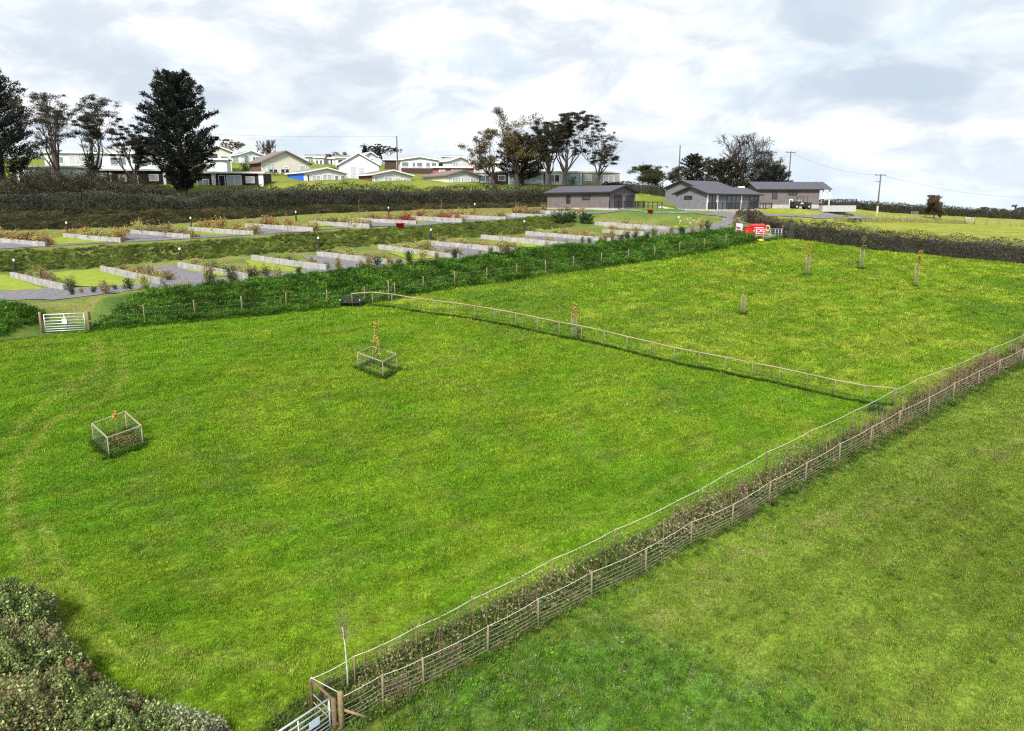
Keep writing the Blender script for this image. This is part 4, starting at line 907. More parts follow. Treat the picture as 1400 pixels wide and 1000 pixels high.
for j, (px, py, Z, s_, k) in enumerate(NB):
    p = ground(px, py, zmin=8); r = np.random.default_rng(200+j); t = thing('bush', nlab[j], 'bush', p, 'bushes of the bottom-left thicket')
    H = s_*1.15; N = int(16000*s_*s_/2.2); v = unit(r.normal(size=(N, 3))); v[:, 2] = np.abs(v[:, 2]); az = np.arctan2(v[:, 1], v[:, 0])
    lump = .6+.65*fbm(az*1.5+5, v[:, 2]*3+j, 300+j)+.35*(vnoise(az*5, v[:, 2]*11, 310+j)-.5); R = s_*.72*(1-.4*r.random(N)**2)*lump; Q = p+v*R[:, None]*[1,1,H/s_*1.25]; 
    cols = {'g': [(.13,.19,.05),(.22,.28,.10),(.08,.12,.04),(.13,.11,.06)], 'b': [(.15,.125,.065),(.20,.16,.085),(.11,.15,.05),(.18,.21,.09)], 'r': [(.19,.12,.07),(.22,.16,.09),(.12,.13,.05)], 'w': [(.20,.22,.13),(.26,.27,.18),(.12,.15,.06)]}[k]
    C = pal(N, cols, None, .4, r)*(.6+1.8*fbm(Q[:, 0]*2.3, Q[:, 1]*2.3+Q[:, 2]*2, 320)[:, None])
    if k == 'w': keep = r.random(N) < .4; Q = Q[keep]; C = C[keep]; v = v[keep]
    quadmesh('foliage', leafq(Q, .088, .055, .4, v, 1.3, r), C, leafA, t, off=wloc(t))
    mb = MB()
    for q in range(26):
        d = unit(np.array([r.normal(), r.normal(), .9+r.random()])); e = p+d*s_*.95*(.7+.3*r.random()); m_ = (p+e)/2+r.normal(size=3)*.1; mb.tube([p, m_, e], [.03,.018,.006], 4, cap=False)
    mb.build('stems', mat('stem_bark', (.15,.11,.08), .9), t)

# ============================================================ trees
bark = mat('bark', (.07,.055,.048), .95, (.04,.032,.028), 5, bump=.5)
def limb(mb, p, d, L, r, depth, R, tips, spread, up, seg=4, minr=.02, nch=(2, 4)):
    pts = [p]; rs = [r]; dd = np.array(d, float)
    for i in range(seg):
        dd = unit(dd+R.normal(size=3)*.16+np.array([0,0,up])); p = p+dd*L/seg; pts.append(p); rs.append(max(minr, r*(1-.5*(i+1)/seg)))
    mb.tube(pts, rs, 6 if r > .08 else 4, cap=False)
    if depth == 0: tips.append((p, dd)); tips.append((pts[len(pts)//2]+R.normal(size=3)*.2, dd)); return
    for k in range(R.integers(*nch)):
        i = R.integers(max(1, seg-2), seg+1) if k else seg; az = R.random()*6.283; a = unit(np.cross(dd, [math.cos(az), math.sin(az), .3])); nd = unit(dd+a*spread*(.6+.6*R.random()))
        limb(mb, pts[i], nd, L*(.62+.2*R.random()), rs[i]*.72, depth-1, R, tips, spread, up, max(3, seg-1), minr, nch)
def fit(P, base, H, W, D=None):
    q = P-base; w = np.percentile(np.abs(q[:, 0]-np.median(q[:, 0])), 98)*2; h = q[:, 2].max(); return q
def tree(kind, px, py, Z, ytop, wpx, label, seed, cols=None, cx=None, leafs=1.0, group=None, name=None, lean=0):
    base = ptZ(px, py, Z); R = np.random.default_rng(seed); H = hy(base, ytop); W = wpx/1000*Z
    t = thing(name or {'broad':'broadleaf_tree','pine':'pine_tree','bare':'bare_tree','conifer':'conifer_tree','cypress':'conifer_tree'}[kind], label, 'tree', base, group); mb = MB(); tips = []
    if kind in ('broad', 'bare', 'pine'):
        O = np.zeros(3); th = {'broad': .2, 'bare': .22, 'pine': .25}[kind]; r0 = .03*H; top = O+np.array([lean*th*H, 0, th*H])
        mb.tube([O-[0,0,.5], O+(top-O)*.5+R.normal(size=3)*.05, top], [r0*1.15, r0*.9, r0*.75], 9, cap=False)
        nl = {'broad': 6, 'bare': 6, 'pine': 6}[kind]
        for k in range(nl):
            az = 6.283*k/nl+R.random()*.8; sp = {'broad': .75, 'bare': .55, 'pine': .3+.35*R.random()}[kind]; d = unit(np.array([math.cos(az)*sp+lean*.6, math.sin(az)*sp, 1.0]))
            limb(mb, top-[0,0,.3*R.random()], d, H*(.34 if kind != 'pine' else .42)*(.45+.75*R.random()), r0*.5, {'broad': 3, 'bare': 4, 'pine': 3}[kind], R, tips, {'broad': .75, 'bare': .6, 'pine': .7}[kind], {'broad': .06, 'bare': .05, 'pine': .14}[kind], nch={'broad': (2, 4), 'pine': (2, 5), 'bare': (3, 5)}[kind], minr=.034 if kind == 'bare' else .02)
        if kind == 'pine':   # a central leader with side limbs
            limb(mb, top, (lean*.5, 0, 1), H*.4, r0*.6, 2, R, tips, .8, .2, nch=(3, 6))
        T = np.array([q[0] for q in tips]); zc = np.percentile(T[:, 2], 93); v = np.array(mb.v); v[:, 2] = np.where(v[:, 2] > zc, zc+(v[:, 2]-zc)*.25, v[:, 2]); T[:, 2] = np.where(T[:, 2] > zc, zc+(T[:, 2]-zc)*.25, T[:, 2]); m_ = v[:, 2] > th*H
        sz = (H*.96-th*H)/(T[:, 2].max()-th*H+1e-6); wx = W*.92/(np.percentile(T[:, 0], 98)-np.percentile(T[:, 0], 2)+1e-6)
        def warp(a):
            a = a.copy(); k = a[:, 2] > th*H*.999; f = np.clip((a[:, 2]-th*H)/(H*.15), 0, 1)*k; a[:, 2] = np.where(k, th*H+(a[:, 2]-th*H)*sz, a[:, 2]); s_ = 1+(wx-1)*f; a[:, 0] *= s_; a[:, 1] *= s_; return a
        mb.v = [tuple(q) for q in warp(v)+base]; T = warp(T)+base
        if cx is not None:   # crown centre offset in pixels from trunk
            shift = (cx-px)/1000*Z; vv = np.array(mb.v); f = np.clip((vv[:, 2]-base[2])/H, 0, 1); ctr = (np.percentile(T[:, 0], 95)+np.percentile(T[:, 0], 5))/2-base[0]
            vv[:, 0] += (shift-ctr)*f**.8; mb.v = [tuple(q) for q in vv]; f = np.clip((T[:, 2]-base[2])/H, 0, 1); T[:, 0] += (shift-ctr)*f**.8
        mb.build('trunk', bark, t, True)
        if kind == 'bare' and not leafs: 
            return t
        per = {'broad': 50, 'pine': 120, 'bare': 30}[kind]*leafs; P = []; 
        for q in T:
            if kind == 'pine' and R.random() < .45: continue
            n_ = int(per*(.4+1.1*R.random())); r_ = {'broad': .5, 'pine': .36, 'bare': .5}[kind]*(H/10)*(.7+.5*R.random()); g_ = R.normal(size=(n_, 3))*[1,1,.6 if kind != 'pine' else .4]*r_*(.62 if kind != 'pine' else .55); P.append(q+g_)
        P = np.vstack(P); Lf = {'broad': .21, 'pine': .24, 'bare': .16}[kind]; wf = .6 if kind != 'pine' else .28
        C = pal(len(P), cols, None, .35, R); C = C*(.6+.8*fbm(P[:, 0]*.7, P[:, 1]*.7+P[:, 2]*.7, seed)[:, None])
        quadmesh('crown', leafq(P, Lf, Lf*wf, .3, r=R), C, leafA, t, off=wloc(t))
    else:
        prof = cols['prof']; cc = cols['c']; zz = [p[0] for p in prof]; ww = [p[1] for p in prof]
        mb.tube([(0,0,-.5),(0,0,H*.3),(0,0,H*.9)], [.035*H,.028*H,.006*H], 9, cap=False); nb = cols.get('nb', 150); P = []; D = []
        for k in range(nb):
            u = (k+.5)/nb; z = (prof[0][0]+(prof[-1][0]-prof[0][0])*u**.9); az = k*2.399+R.normal()*.3; rr = np.interp(z, zz, ww)*W/2*(.62+.5*R.random()**.8)*(.78+.5*vnoise(az*1.1, z*7, seed)); z0 = max(.05, z-.10*R.random())*H
            tip = np.array([math.cos(az)*rr, math.sin(az)*rr, z*H+cols.get('rise', .75)*rr*.3]); st_ = np.array([0,0,z0]); md = (st_+tip)/2-np.array([0,0,.05*rr])
            mb.tube([st_, md, tip], [.05,.035,.012], 4, cap=False); n_ = int(cols.get('per', 130)*(.35+rr/(W/2))*leafs); q = (1-.75*R.random(n_)**1.6)[:, None]
            bp = st_*(1-q)+tip*q; P.append(bp+R.normal(size=(n_, 3))*[.32,.32,.26]*(.55+.5*(1-q))*W/10); D.append(np.tile(unit(np.array([math.cos(az), math.sin(az), .75])), (n_, 1)))
        mb.v = [tuple(np.array(q)+base) for q in mb.v]; mb.build('trunk', bark, t, True); P = np.vstack(P)+base; D = np.vstack(D)
        C = pal(len(P), cc, None, .35, R)*(.55+.9*fbm(P[:, 0]*.6, P[:, 1]*.6+P[:, 2]*.6, seed)[:, None])
        quadmesh('crown', leafq(P, .34, .13, .2, D, 1.0, R), C, leafA, t, off=wloc(t))
    return t
CD = [(.02,.028,.023),(.028,.037,.026),(.035,.033,.028),(.015,.02,.019)]
PN = [(.032,.042,.025),(.048,.05,.03),(.06,.043,.032),(.03,.033,.027)]
AU = [(.14,.095,.045),(.08,.08,.04),(.10,.11,.04),(.20,.12,.05),(.055,.06,.035)]
tree('conifer', 251,263,103,107,94,'largest dark conifer, broad and dense, right of the pines', 1, dict(prof=[(.10,.22),(.2,.62),(.34,1.0),(.5,.97),(.7,.84),(.88,.66),(1.0,.30)], c=CD, nb=230, per=190))
tree('conifer', 4,262,103,93,122,'dark conifer cut by the left photo edge', 2, dict(prof=[(.16,.5),(.25,.95),(.36,1.0),(.5,.72),(.68,.66),(.85,.42),(1.0,.10)], c=CD, nb=200, per=180), leafs=1)
tree('pine', 84,256,101,126,66,'leftmost of the two open pines, leaning crown above bare stems', 3, PN, cx=78, leafs=.45)
tree('pine', 128,256,102,130,70,'second open pine with an ivy-clad trunk, nearer the big conifer', 4, PN, cx=133, leafs=.55)
tree('pine', 182,257,102,163,84,'short flat-topped pine tucked against the big conifer', 5, PN, cx=184, leafs=1.5)
tree('broad', 677,256,122,178,66,'leftmost tree of the central group, sparse with browning leaves', 6, AU, cx=660, leafs=.95)
tree('broad', 708,256,123,148,58,'tallest tree of the central group with an open rusty crown', 7, AU, cx=706, leafs=1.25)
tree('conifer', 714,252,127,188,62,'low dark evergreen filling the foot of the central tree group', 8, dict(prof=[(.12,.8),(.3,1.0),(.6,.95),(.8,.8),(1.0,.45)], c=[(.03,.036,.022),(.045,.042,.025),(.03,.028,.02)], nb=110, per=130))
tree('pine', 752,256,122,160,58,'dark pine left of centre in the right half of the central group', 9, PN, cx=752, leafs=1.2)
tree('pine', 771,256,123,156,72,'dense dark pine with several leaning stems in the central group', 10, PN, cx=776, leafs=1.7)
tree('pine', 813,254,124,171,62,'rightmost open pine of the central group with tiered clumps', 11, PN, cx=824, leafs=.5)
tree('bare', 366,214,160,190,30,'small bare tree behind the cream gabled chalet', 12, leafs=0)
tree('broad', 306,222,158,191,40,'rust-brown tree showing beyond the big conifer', 13, [(.22,.13,.05),(.15,.11,.05),(.12,.12,.04)], leafs=1.1)
tree('cypress', 500,226,178,200,16,'narrow dark conifer behind the white gabled chalets', 14, dict(prof=[(.1,1.0),(.4,.8),(.7,.5),(1,.12)], c=CD, nb=60, per=60))
tree('pine', 524,228,180,198,50,'dark spreading pine beside the telegraph pole behind the chalets', 15, PN, leafs=1.3)
tree('broad', 449,222,172,211,12,'small red-leaved tree among the far chalets', 16, [(.25,.09,.06),(.18,.08,.05)], leafs=1.0)
tree('bare', 441,222,170,211,14,'tiny bare tree beside the red-leaved one', 17, leafs=0)
tree('broad', 467,222,178,208,16,'small yellow-leaved tree behind the flat-roofed chalet', 18, [(.3,.24,.08),(.2,.18,.08)], leafs=.7)
tree('bare', 585,232,172,216,14,'tiny leafless tree between two grey-roofed far chalets', 19, leafs=0)
tree('bare', 899,262,135,224,64,'windswept tree leaning over the gap between the lodges', 20, [(.045,.055,.025),(.06,.06,.03)], cx=897, leafs=.7, lean=.2)
tree('conifer', 945,264,140,213,34,'upright dark evergreen behind the middle lodge, left one', 21, dict(prof=[(.1,1.0),(.5,1.0),(.8,.8),(1.0,.35)], c=[(.025,.032,.022),(.045,.035,.03)], nb=90, per=90))
tree('conifer', 988,264,140,220,58,'rounded olive evergreen behind the middle lodge', 22, dict(prof=[(.1,1.0),(.45,1.0),(.75,.85),(1.0,.4)], c=[(.04,.045,.02),(.065,.06,.03),(.03,.03,.02)], nb=120, per=100))
tree('broad', 962,264,142,214,30,'thin-leaved tree between the two evergreens behind the middle lodge', 23, [(.05,.05,.03),(.07,.06,.04)], leafs=.5)
tree('bare', 1017,262,138,180,66,'tall leafless tree with an ivy-covered trunk behind the lodges', 24, [(.03,.045,.02)], cx=1010, leafs=0)
tree('bare', 1046,264,140,205,52,'smaller leafless tree right of the ivy-clad one', 25, [(.04,.045,.03),(.06,.05,.035)], cx=1046, leafs=.35)
tree('conifer', 1056,262,137,228,54,'low dark evergreen behind the right lodge roof', 26, dict(prof=[(.1,1.0),(.4,1.0),(.75,.7),(1.0,.2)], c=CD, nb=90, per=90))
p = ptZ(1017,262,137.5)
tree('bare', 1277,294,142,266,17,'small bushy bare tree in front of the skyline hedge', 27, [(.14,.09,.06),(.10,.08,.05)], leafs=.5)
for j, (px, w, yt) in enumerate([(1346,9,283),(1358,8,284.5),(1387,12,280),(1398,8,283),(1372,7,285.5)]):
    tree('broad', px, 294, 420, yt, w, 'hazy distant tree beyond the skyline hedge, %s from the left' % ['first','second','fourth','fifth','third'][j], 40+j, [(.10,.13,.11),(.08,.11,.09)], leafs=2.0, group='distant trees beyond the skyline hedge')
# ivy on the bare tree, bushes among chalets
iv = p+np.c_[rng.normal(size=(2600,2))*.55, rng.random(2600)*8.3]; ivy = quadmesh('ivy', leafq(iv, .2, .14), pal(2600, [(.025,.04,.018),(.04,.05,.025)]), leafA, off=p, loc=p); tag(ivy, 'ivy wrapping the trunk of the tall leafless tree', 'ivy')
p = ptZ(128,256,101.9); iv = p+np.c_[rng.normal(size=(2400,2))*.5, rng.random(2400)*6]; ivy = quadmesh('ivy', leafq(iv, .2, .14), pal(2400, [(.03,.045,.02),(.05,.05,.03)]), leafA, off=p, loc=p); tag(ivy, 'ivy on the stem of the second open pine', 'ivy')
# ============================================================ chalets and lodges
def rayx(px): return (px-700)/1000
WHITE = mat('white_render', (.60,.605,.64), .8, (.52,.525,.56), .8); CREAM = mat('cream_render', (.60,.58,.52), .8, (.52,.50,.45), .8)
PALEB = mat('pale_blue_render', (.60,.66,.72), .8, (.5,.56,.62), .8); DARK = mat('dark_boards', (.035,.028,.03), .8, (.025,.02,.022), 2)
BROWN = mat('brown_brick', (.16,.085,.075), .9, (.11,.06,.055), 4); DBROWN = mat('dark_brown_boards', (.07,.04,.042), .8, (.05,.03,.03), 3)
TEAL = mat('teal_boards', (.22,.36,.40), .7, (.17,.29,.33), 1); BLUEB = mat('blue_boards', (.27,.39,.50), .7, (.22,.33,.43), 1); GREYB = mat('grey_boards', (.30,.30,.27), .8, (.24,.24,.22), 1)
REDB = mat('red_boards', (.30,.10,.08), .8, (.24,.08,.07), 2); CLAD = mat('lodge_cladding', (.17,.14,.145), .8, (.125,.105,.11), 2, wave=('Z', 1.1, .6)); CLADG = mat('lodge_cladding_grey', (.175,.175,.195), .8, (.135,.135,.155), 2, wave=('Z', 1.1, .65))
SLATE = mat('slate_roof', (.085,.086,.108), .7, (.062,.063,.08), 2.5, wave=('Z', 1.8, .7)); PALEROOF = mat('pale_felt_roof', (.34,.35,.355), .8, (.27,.28,.285), .8); GREYROOF = mat('grey_felt_roof', (.22,.22,.23), .8, (.17,.17,.18), .8)
REDROOF = mat('brown_felt_roof', (.20,.15,.14), .8, (.15,.11,.10), 1.2); FASW = mat('white_fascia', (.78,.78,.78), .6, (.7,.7,.7)); FASD = mat('dark_fascia', (.035,.03,.035), .6)
GL = mat('window_glass', (.10,.13,.15), .12, (.20,.24,.27), 1.1, spec=.8); GLD = mat('dark_glass', (.02,.022,.03), .1, (.05,.055,.07), 1.5, spec=.8); CURT = mat('curtained_glass', (.34,.38,.42), .25, (.46,.49,.52), 2.2, spec=.6); BLUET = mat('blue_tarpaulin', (.02,.09,.62), .5, (.03,.14,.75), 2)
WF = mat('window_frame_white', (.8,.8,.8), .5, (.75,.75,.75)); DF = mat('window_frame_dark', (.03,.03,.033), .5)
def solve(pxC, Z, ang, px, left):
    P = P3(pxC, 250, Z)[:2]; d = np.array([-math.sin(ang), math.cos(ang)]) if left else np.array([math.cos(ang), math.sin(ang)]); u = rayx(px)
    # x = u*Zc, Zc = y*CP - z*SP  (height near the eye level: z-CAMZ ~ h)
    h = P3(pxC, 250, Z)[2]-CAMZ; A_ = P[0]-u*(P[1]*CP-h*SP); B_ = u*d[1]*CP-d[0]; return max(1.5, A_/B_)
def building(name, label, C, ang, a, b, h, rise, ridge, wm, rm, fm, wins=(), cat='chalet', group=None, over=.35, side=None, base=0, lean=0, plinth=None, fh=.2, t=None):
    px, py, Z = C; O = P3(px, py, Z); ang = rad(ang)
    if isinstance(a, tuple): a = solve(px, Z, ang, a[0], False)
    if isinstance(b, tuple): b = solve(px, Z, ang, b[0], True)
    if t is None: t = thing(name, label, cat, O, group)
    mb = MB().frame(O, ang); zb = -1.2
    def wall(c):
        m_ = MB().frame(O, ang)
        m_.box((0,0,zb), (a,b,h)); return m_
    m_ = wall(0)
    if rise > 0:
        if ridge == 'y': m_.prism([(0.02,.02,h),(a-.02,.02,h),(a/2,.02,h+rise-.05)], (0,b-.04,0))
        else: m_.prism([(.02,.02,h),(.02,b-.02,h),(.02,b/2,h+rise-.05)], (a-.04,0,0))
    m_.build('wall', wm, t)
    # roof
    r_ = MB().frame(O, ang); th = .12; o = over; f = MB().frame(O, ang)
    if rise > 0:
        if ridge == 'y':
            k = rise/(a/2); e = h-o*k
            for s_ in (0, 1):
                x0 = -o if s_ == 0 else a+o; r_.prism([(x0,-o,e),(a/2,-o,h+rise),(a/2,-o,h+rise+th),(x0,-o,e+th)], (0,b+2*o,0))
                f.prism([(x0,-o-.03,e-.06),(a/2,-o-.03,h+rise-.06),(a/2,-o-.03,h+rise+th+.02),(x0,-o-.03,e+th+.02)], (0,.03-.004,0))
                xo = x0-.03 if s_ == 0 else x0+.002; f.box((xo,-o,e-.08),(xo+.028,b+o,e+th))
        else:
            k = rise/(b/2); e = h-o*k
            for s_ in (0, 1):
                y0 = -o if s_ == 0 else b+o; r_.prism([(-o,y0,e),(-o,b/2,h+rise),(-o,b/2,h+rise+th),(-o,y0,e+th)], (a+2*o,0,0))
                f.prism([(-o-.03,y0,e-.06),(-o-.03,b/2,h+rise-.06),(-o-.03,b/2,h+rise+th+.02),(-o-.03,y0,e+th+.02)], (.03-.004,0,0))
                if s_ == 0: f.box((-o,y0-.03,e-.08),(a+o,y0-.002,e+th))
    else:
        e2 = h+lean; r_.add([(-o,-o,h),(a+o,-o,h),(a+o,b+o,e2),(-o,b+o,e2),(-o,-o,h+.12),(a+o,-o,h+.12),(a+o,b+o,e2+.12),(-o,b+o,e2+.12)], [(0,3,2,1),(4,5,6,7),(0,1,5,4),(1,2,6,5),(2,3,7,6),(3,0,4,7)])
        f.box((-o-.02,-o-.035,h-fh+.1),(a+o+.02,-o-.004,h+.15)); f.prism([(-o-.035,-o,h-fh+.1),(-o-.035,b+o,e2-fh+.1),(-o-.035,b+o,e2+.15),(-o-.035,-o,h+.15)], (.03,0,0))
    r_.build('roof', rm, t); f.build('fascia', fm, t)
    if side: # differently finished face at local x=0
        q = MB().frame(O, ang); q.box((-.03,.1,0),(-.004,b-.05,h-.12)); q.build('side_cladding', side, t)
    if plinth: q = MB().frame(O, ang); q.box((-.04,-.04,-.4),(a+.04,b,.22)); q.build('plinth', plinth, t)
    for w in wins:
        face, u0, u1, v0, v1 = w[:5]; st = w[5] if len(w) > 5 else 'w'; mull = w[6] if len(w) > 6 else 1
        L_ = a if face == 'f' else b; u0 *= L_; u1 *= L_
        def X(u, d, v): return (u, -d, v) if face == 'f' else (-d, u, v)
        fmm, gm = {'w': (WF, GL), 'c': (WF, CURT), 'd': (DF, GLD), 'k': (WF, GLD), 't': (FASW, BLUET), 'p': (FASW, None)}[st]
        fr_ = MB().frame(O, ang); fw = .09
        def bx(m, ua, ub, va, vb, d0, d1):
            p = X(ua, d0, va); q = X(ub, d1, vb); m.box(tuple(min(i, j) for i, j in zip(p, q)), tuple(max(i, j) for i, j in zip(p, q)))
        if st == 'p': bx(fr_, u0, u1, v0, v1, .004, .06); fr_.build('panel', fmm, t); continue
        if st == 't': bx(fr_, u0, u1, v0, v1, .035, .09); fr_.build('tarpaulin', BLUET, t); continue
        bx(fr_, u0, u1, v1-fw, v1, .004, .07); bx(fr_, u0, u1, v0, v0+fw, .004, .07); bx(fr_, u0, u0+fw, v0+fw, v1-fw, .004, .07); bx(fr_, u1-fw, u1, v0+fw, v1-fw, .004, .07)
        for k in range(1, mull): u = u0+(u1-u0)*k/mull; bx(fr_, u-.04, u+.04, v0+fw, v1-fw, .03, .065)
        wo = fr_.build('door' if v0 < .25 else 'window', fmm, t)
        pn = MB().frame(O, ang); bx(pn, u0+fw, u1-fw, v0+fw, v1-fw, .006, .025); pn.build('pane', gm, wo)
    return t, (O, ang, a, b)
G1 = 'holiday chalets on the rise'
# far left
building('chalet', 'long flat-roofed white chalet behind the brambles under the far-left conifer', (18,250,112), 8, (116,), 5, 2.4, 0, 'x', WHITE, GREYROOF, FASW, [('f',.0,.06,0,2.2,'d'),('f',.1,.15,0,2.2,'d'),('f',.24,.42,.7,1.9,'c',2),('f',.46,.56,.5,2.0,'w'),('f',.68,.8,.7,1.9,'c',2)], group=G1, lean=.3)
building('chalet', 'long dark flat-roofed chalet with white window frames between pines and big conifer', (128,257,110), 6, (250,), 5, 2.6, 0, 'x', DARK, GREYROOF, FASW, [('f',.06,.17,.3,2.2,'c',2),('f',.29,.38,.9,1.9,'c',2),('f',.63,.74,1.0,2.0,'c',1),('f',.19,.215,0,2.3,'p'),('f',.49,.51,0,2.3,'p'),('f',.79,.82,0,2.35,'p')], group=G1, lean=.3)
building('chalet', 'dark flat-roofed chalet with white doors and corner, right of the big conifer', (268,258,112), 4, (361,), 5, 2.35, 0, 'x', DARK, GREYROOF, FASW, [('f',.02,.2,.2,1.4,'w',2),('f',.24,.3,0,2.2,'p'),('f',.34,.44,.1,2.0,'k'),('f',.46,.68,.3,2.0,'c',2),('f',.74,.87,.8,1.8,'c'),('f',.93,1.0,0,2.2,'p')], group=G1, lean=.3)
building('chalet', 'raised chalet with a dark band and white windows, behind the first open pine', (62,229,128), 10, (150,), 6, 2.5, 0, 'x', WHITE, PALEROOF, FASW, [('f',.1,.3,.6,1.9,'w',2),('f',.38,.7,.5,2.0,'c',3),('f',.8,.95,.3,2.0,'w')], group=G1, lean=.2, side=DBROWN)
building('chalet', 'white chalet with a pale sheet roof behind the flat-topped pine', (140,231,126), 14, (252,), 6, 2.7, 1.0, 'x', PALEB, PALEROOF, FASW, [('f',.1,.3,.6,2.0,'w',2),('f',.5,.7,.6,2.0,'w',2)], group=G1)
building('chalet', 'narrow cream chalet just right of the big conifer', (279,228,128), 25, (317,), 7, 2.7, .9, 'y', CREAM, PALEROOF, FASW, [('f',.2,.5,.2,2.2,'d'),('f',.6,.9,.9,1.9,'w')], group=G1)
building('garage', 'small grey-doored outbuilding below the narrow cream chalet', (284,238,120), 12, (311,), 4, 2.3, 0, 'x', PALEB, GREYROOF, FASW, [('f',.5,.9,0,2.0,'p')], cat='outbuilding', group=G1)
building('chalet', 'pale blue-white gabled chalet right of the narrow cream one', (330,226,150), 38, (358,), (317,), 2.2, .7, 'y', PALEB, GREYROOF, FASW, [('f',.15,.4,0,2.0,'w'),('f',.55,.9,.7,1.8,'w',2),('s',.2,.8,.6,1.9,'w',2)], group=G1)
building('chalet', 'large cream gabled chalet with a brown brick side wall', (358,239,131), 40, (424,), (342,), 2.25, 2.0, 'y', CREAM, REDROOF, mat('grey_fascia', (.2,.18,.18)), [('f',.11,.28,.1,1.95,'c',2),('f',.78,.92,.8,1.8,'c'),('f',.45,.56,1.1,1.5,'c')], group=G1, side=BROWN, over=.45)
building('chalet', 'low white gabled chalet with a blue tarpaulin on its side', (419,254,120), 40, (474,), (394,), 2.15, .75, 'y', WHITE, GREYROOF, FASW, [('f',.02,.09,.3,1.9,'k'),('f',.14,.36,.5,1.7,'c',2),('f',.40,.64,.3,1.9,'c',2),('f',.70,.8,.5,1.8,'w'),('f',.85,.97,.5,1.8,'w'),('s',.12,.98,.2,2.0,'t')], group=G1)
building('chalet', 'tall white gabled chalet with two large grey windows', (464,250,126), 14, (519,), 8, 3.05, 1.9, 'y', WHITE, GREYROOF, FASW, [('f',.27,.45,.6,2.75,'c'),('f',.47,.64,1.1,2.6,'c')], group=G1, over=.3)
building('chalet', 'low white gabled chalet with brown-red roof, right of the tall white one', (510,256,122), 40, (563,), (491,), 2.05, .75, 'y', WHITE, REDROOF, FASW, [('f',.04,.16,0,1.9,'c'),('f',.28,.5,0,1.7,'c',2),('f',.56,.72,.5,1.6,'c',2),('f',.78,.95,.5,1.6,'c',2)], group=G1, side=BROWN, over=.4)
building('chalet', 'low white chalet with cream blank side wall, rightmost of the front row', (612,257,123), 36, (655,), (579,), 2.1, .8, 'y', WHITE, REDROOF, mat('grey_fascia', (.2,.18,.18)), [('f',.02,.09,.3,1.8,'c'),('f',.14,.42,.3,1.8,'c',3),('f',.44,.5,.3,1.7,'w'),('f',.72,.9,.1,1.7,'c',2)], group=G1, side=CREAM, over=.4)
# terrace of flat roofs
building('chalet_terrace', 'red-brown chalet with an upturned white fascia above the front row', (592,249,130), 6, (648,), 6, 2.5, 0, 'x', REDB, GREYROOF, FASW, [('f',.15,.3,1.2,2.2,'c'),('f',.45,.7,1.3,2.2,'c',2)], group=G1, lean=.2)
def terr(x0, x1, y, Z, m, w, lab): return building('terraced_chalet', lab, (x0,y,Z), 3, (x1,), 6, 2.45, 0, 'x', m, PALEROOF, FASW, w, group='flat-roofed terrace behind the trees', over=.12, lean=.2)
terr(650,672,256,127,WHITE,[('f',.1,.9,.8,2.0,'w',3)],'white flat-roofed unit at the left end of the terrace behind the trees')
terr(672.5,694,255,127.2,DBROWN,[('f',.4,.85,.9,1.9,'k')],'dark brown flat-roofed unit of the terrace behind the trees')
terr(695,744,255,127.5,TEAL,[('f',.0,.03,0,2.3,'p'),('f',.1,.25,.9,1.9,'c'),('f',.45,.95,.5,2.0,'c',3)],'teal flat-roofed unit of the terrace behind the trees')
terr(745,772,255,128.5,WHITE,[('f',.2,.75,.7,2.0,'k',2)],'white flat-roofed unit in the middle of the terrace behind the trees')
terr(772.5,795,255,129,BLUEB,[('f',.35,.75,.9,2.0,'c',2),('f',.93,1.0,0,2.3,'p')],'blue flat-roofed unit of the terrace behind the trees')
terr(796,817,255,129.3,GREYB,[('f',.15,.6,.9,2.0,'c',2),('f',.93,1.0,0,2.3,'p')],'grey flat-roofed unit of the terrace, second from its right end')
terr(818,847,255,129.6,GREYB,[('f',.2,.75,.6,1.9,'c',2)],'grey flat-roofed unit at the right end of the terrace')
# rows behind
building('chalet', 'white chalet raised on a dark brown base, left of the central trees', (548,239,148), 12, (600,), 7, 2.9, .6, 'y', WHITE, GREYROOF, FASW, [('f',.02,.22,1.5,2.5,'w'),('f',.3,.4,1.5,2.5,'w'),('f',.42,.58,1.5,2.5,'w'),('f',.66,.78,1.5,2.5,'w'),('f',.8,.95,1.5,2.5,'w')], group=G1, side=WHITE)
qb = P3(548,239,148); mb = MB().frame(qb, rad(12)); mb.box((.1,-.12,.25),(7.4,-.005,1.3)); base_t = [o for o in bpy.data.objects if o.get('label', '').startswith('white chalet raised')][0]; mb.build('lower_cladding', DBROWN, base_t)
building('chalet', 'far white gabled chalet with a pale grey roof, behind the upturned white fascia', (616,234,158), 36, (642,), (597,), 2.2, .8, 'y', WHITE, PALEROOF, FASW, [('f',.1,.4,.5,1.8,'c',2),('s',.5,.9,.3,1.9,'k')], group=G1)
building('chalet', 'far chalet with a low pale roof, half hidden behind the leftmost central tree', (643,236,160), 14, (690,), 6, 2.2, .8, 'x', WHITE, PALEROOF, FASW, [('f',.2,.35,.5,1.8,'k'),('f',.5,.7,.5,1.8,'w',2)], group=G1)
building('chalet', 'dark brown square chalet with a pale pyramid-like roof by the telegraph pole', (526,235,160), 8, (548,), 6, 2.6, .9, 'x', DBROWN, PALEROOF, FASW, [('f',.75,.9,0,2.4,'p')], group=G1)
building('chalet', 'white flat-roofed chalet with a dark glazed front, behind the tall white gable', (459,233,155), 6, (500,), 6, 2.6, .5, 'x', WHITE, GREYROOF, FASW, [('f',.08,.42,.8,2.2,'k',2),('f',.5,.6,.3,2.2,'w')], group=G1)
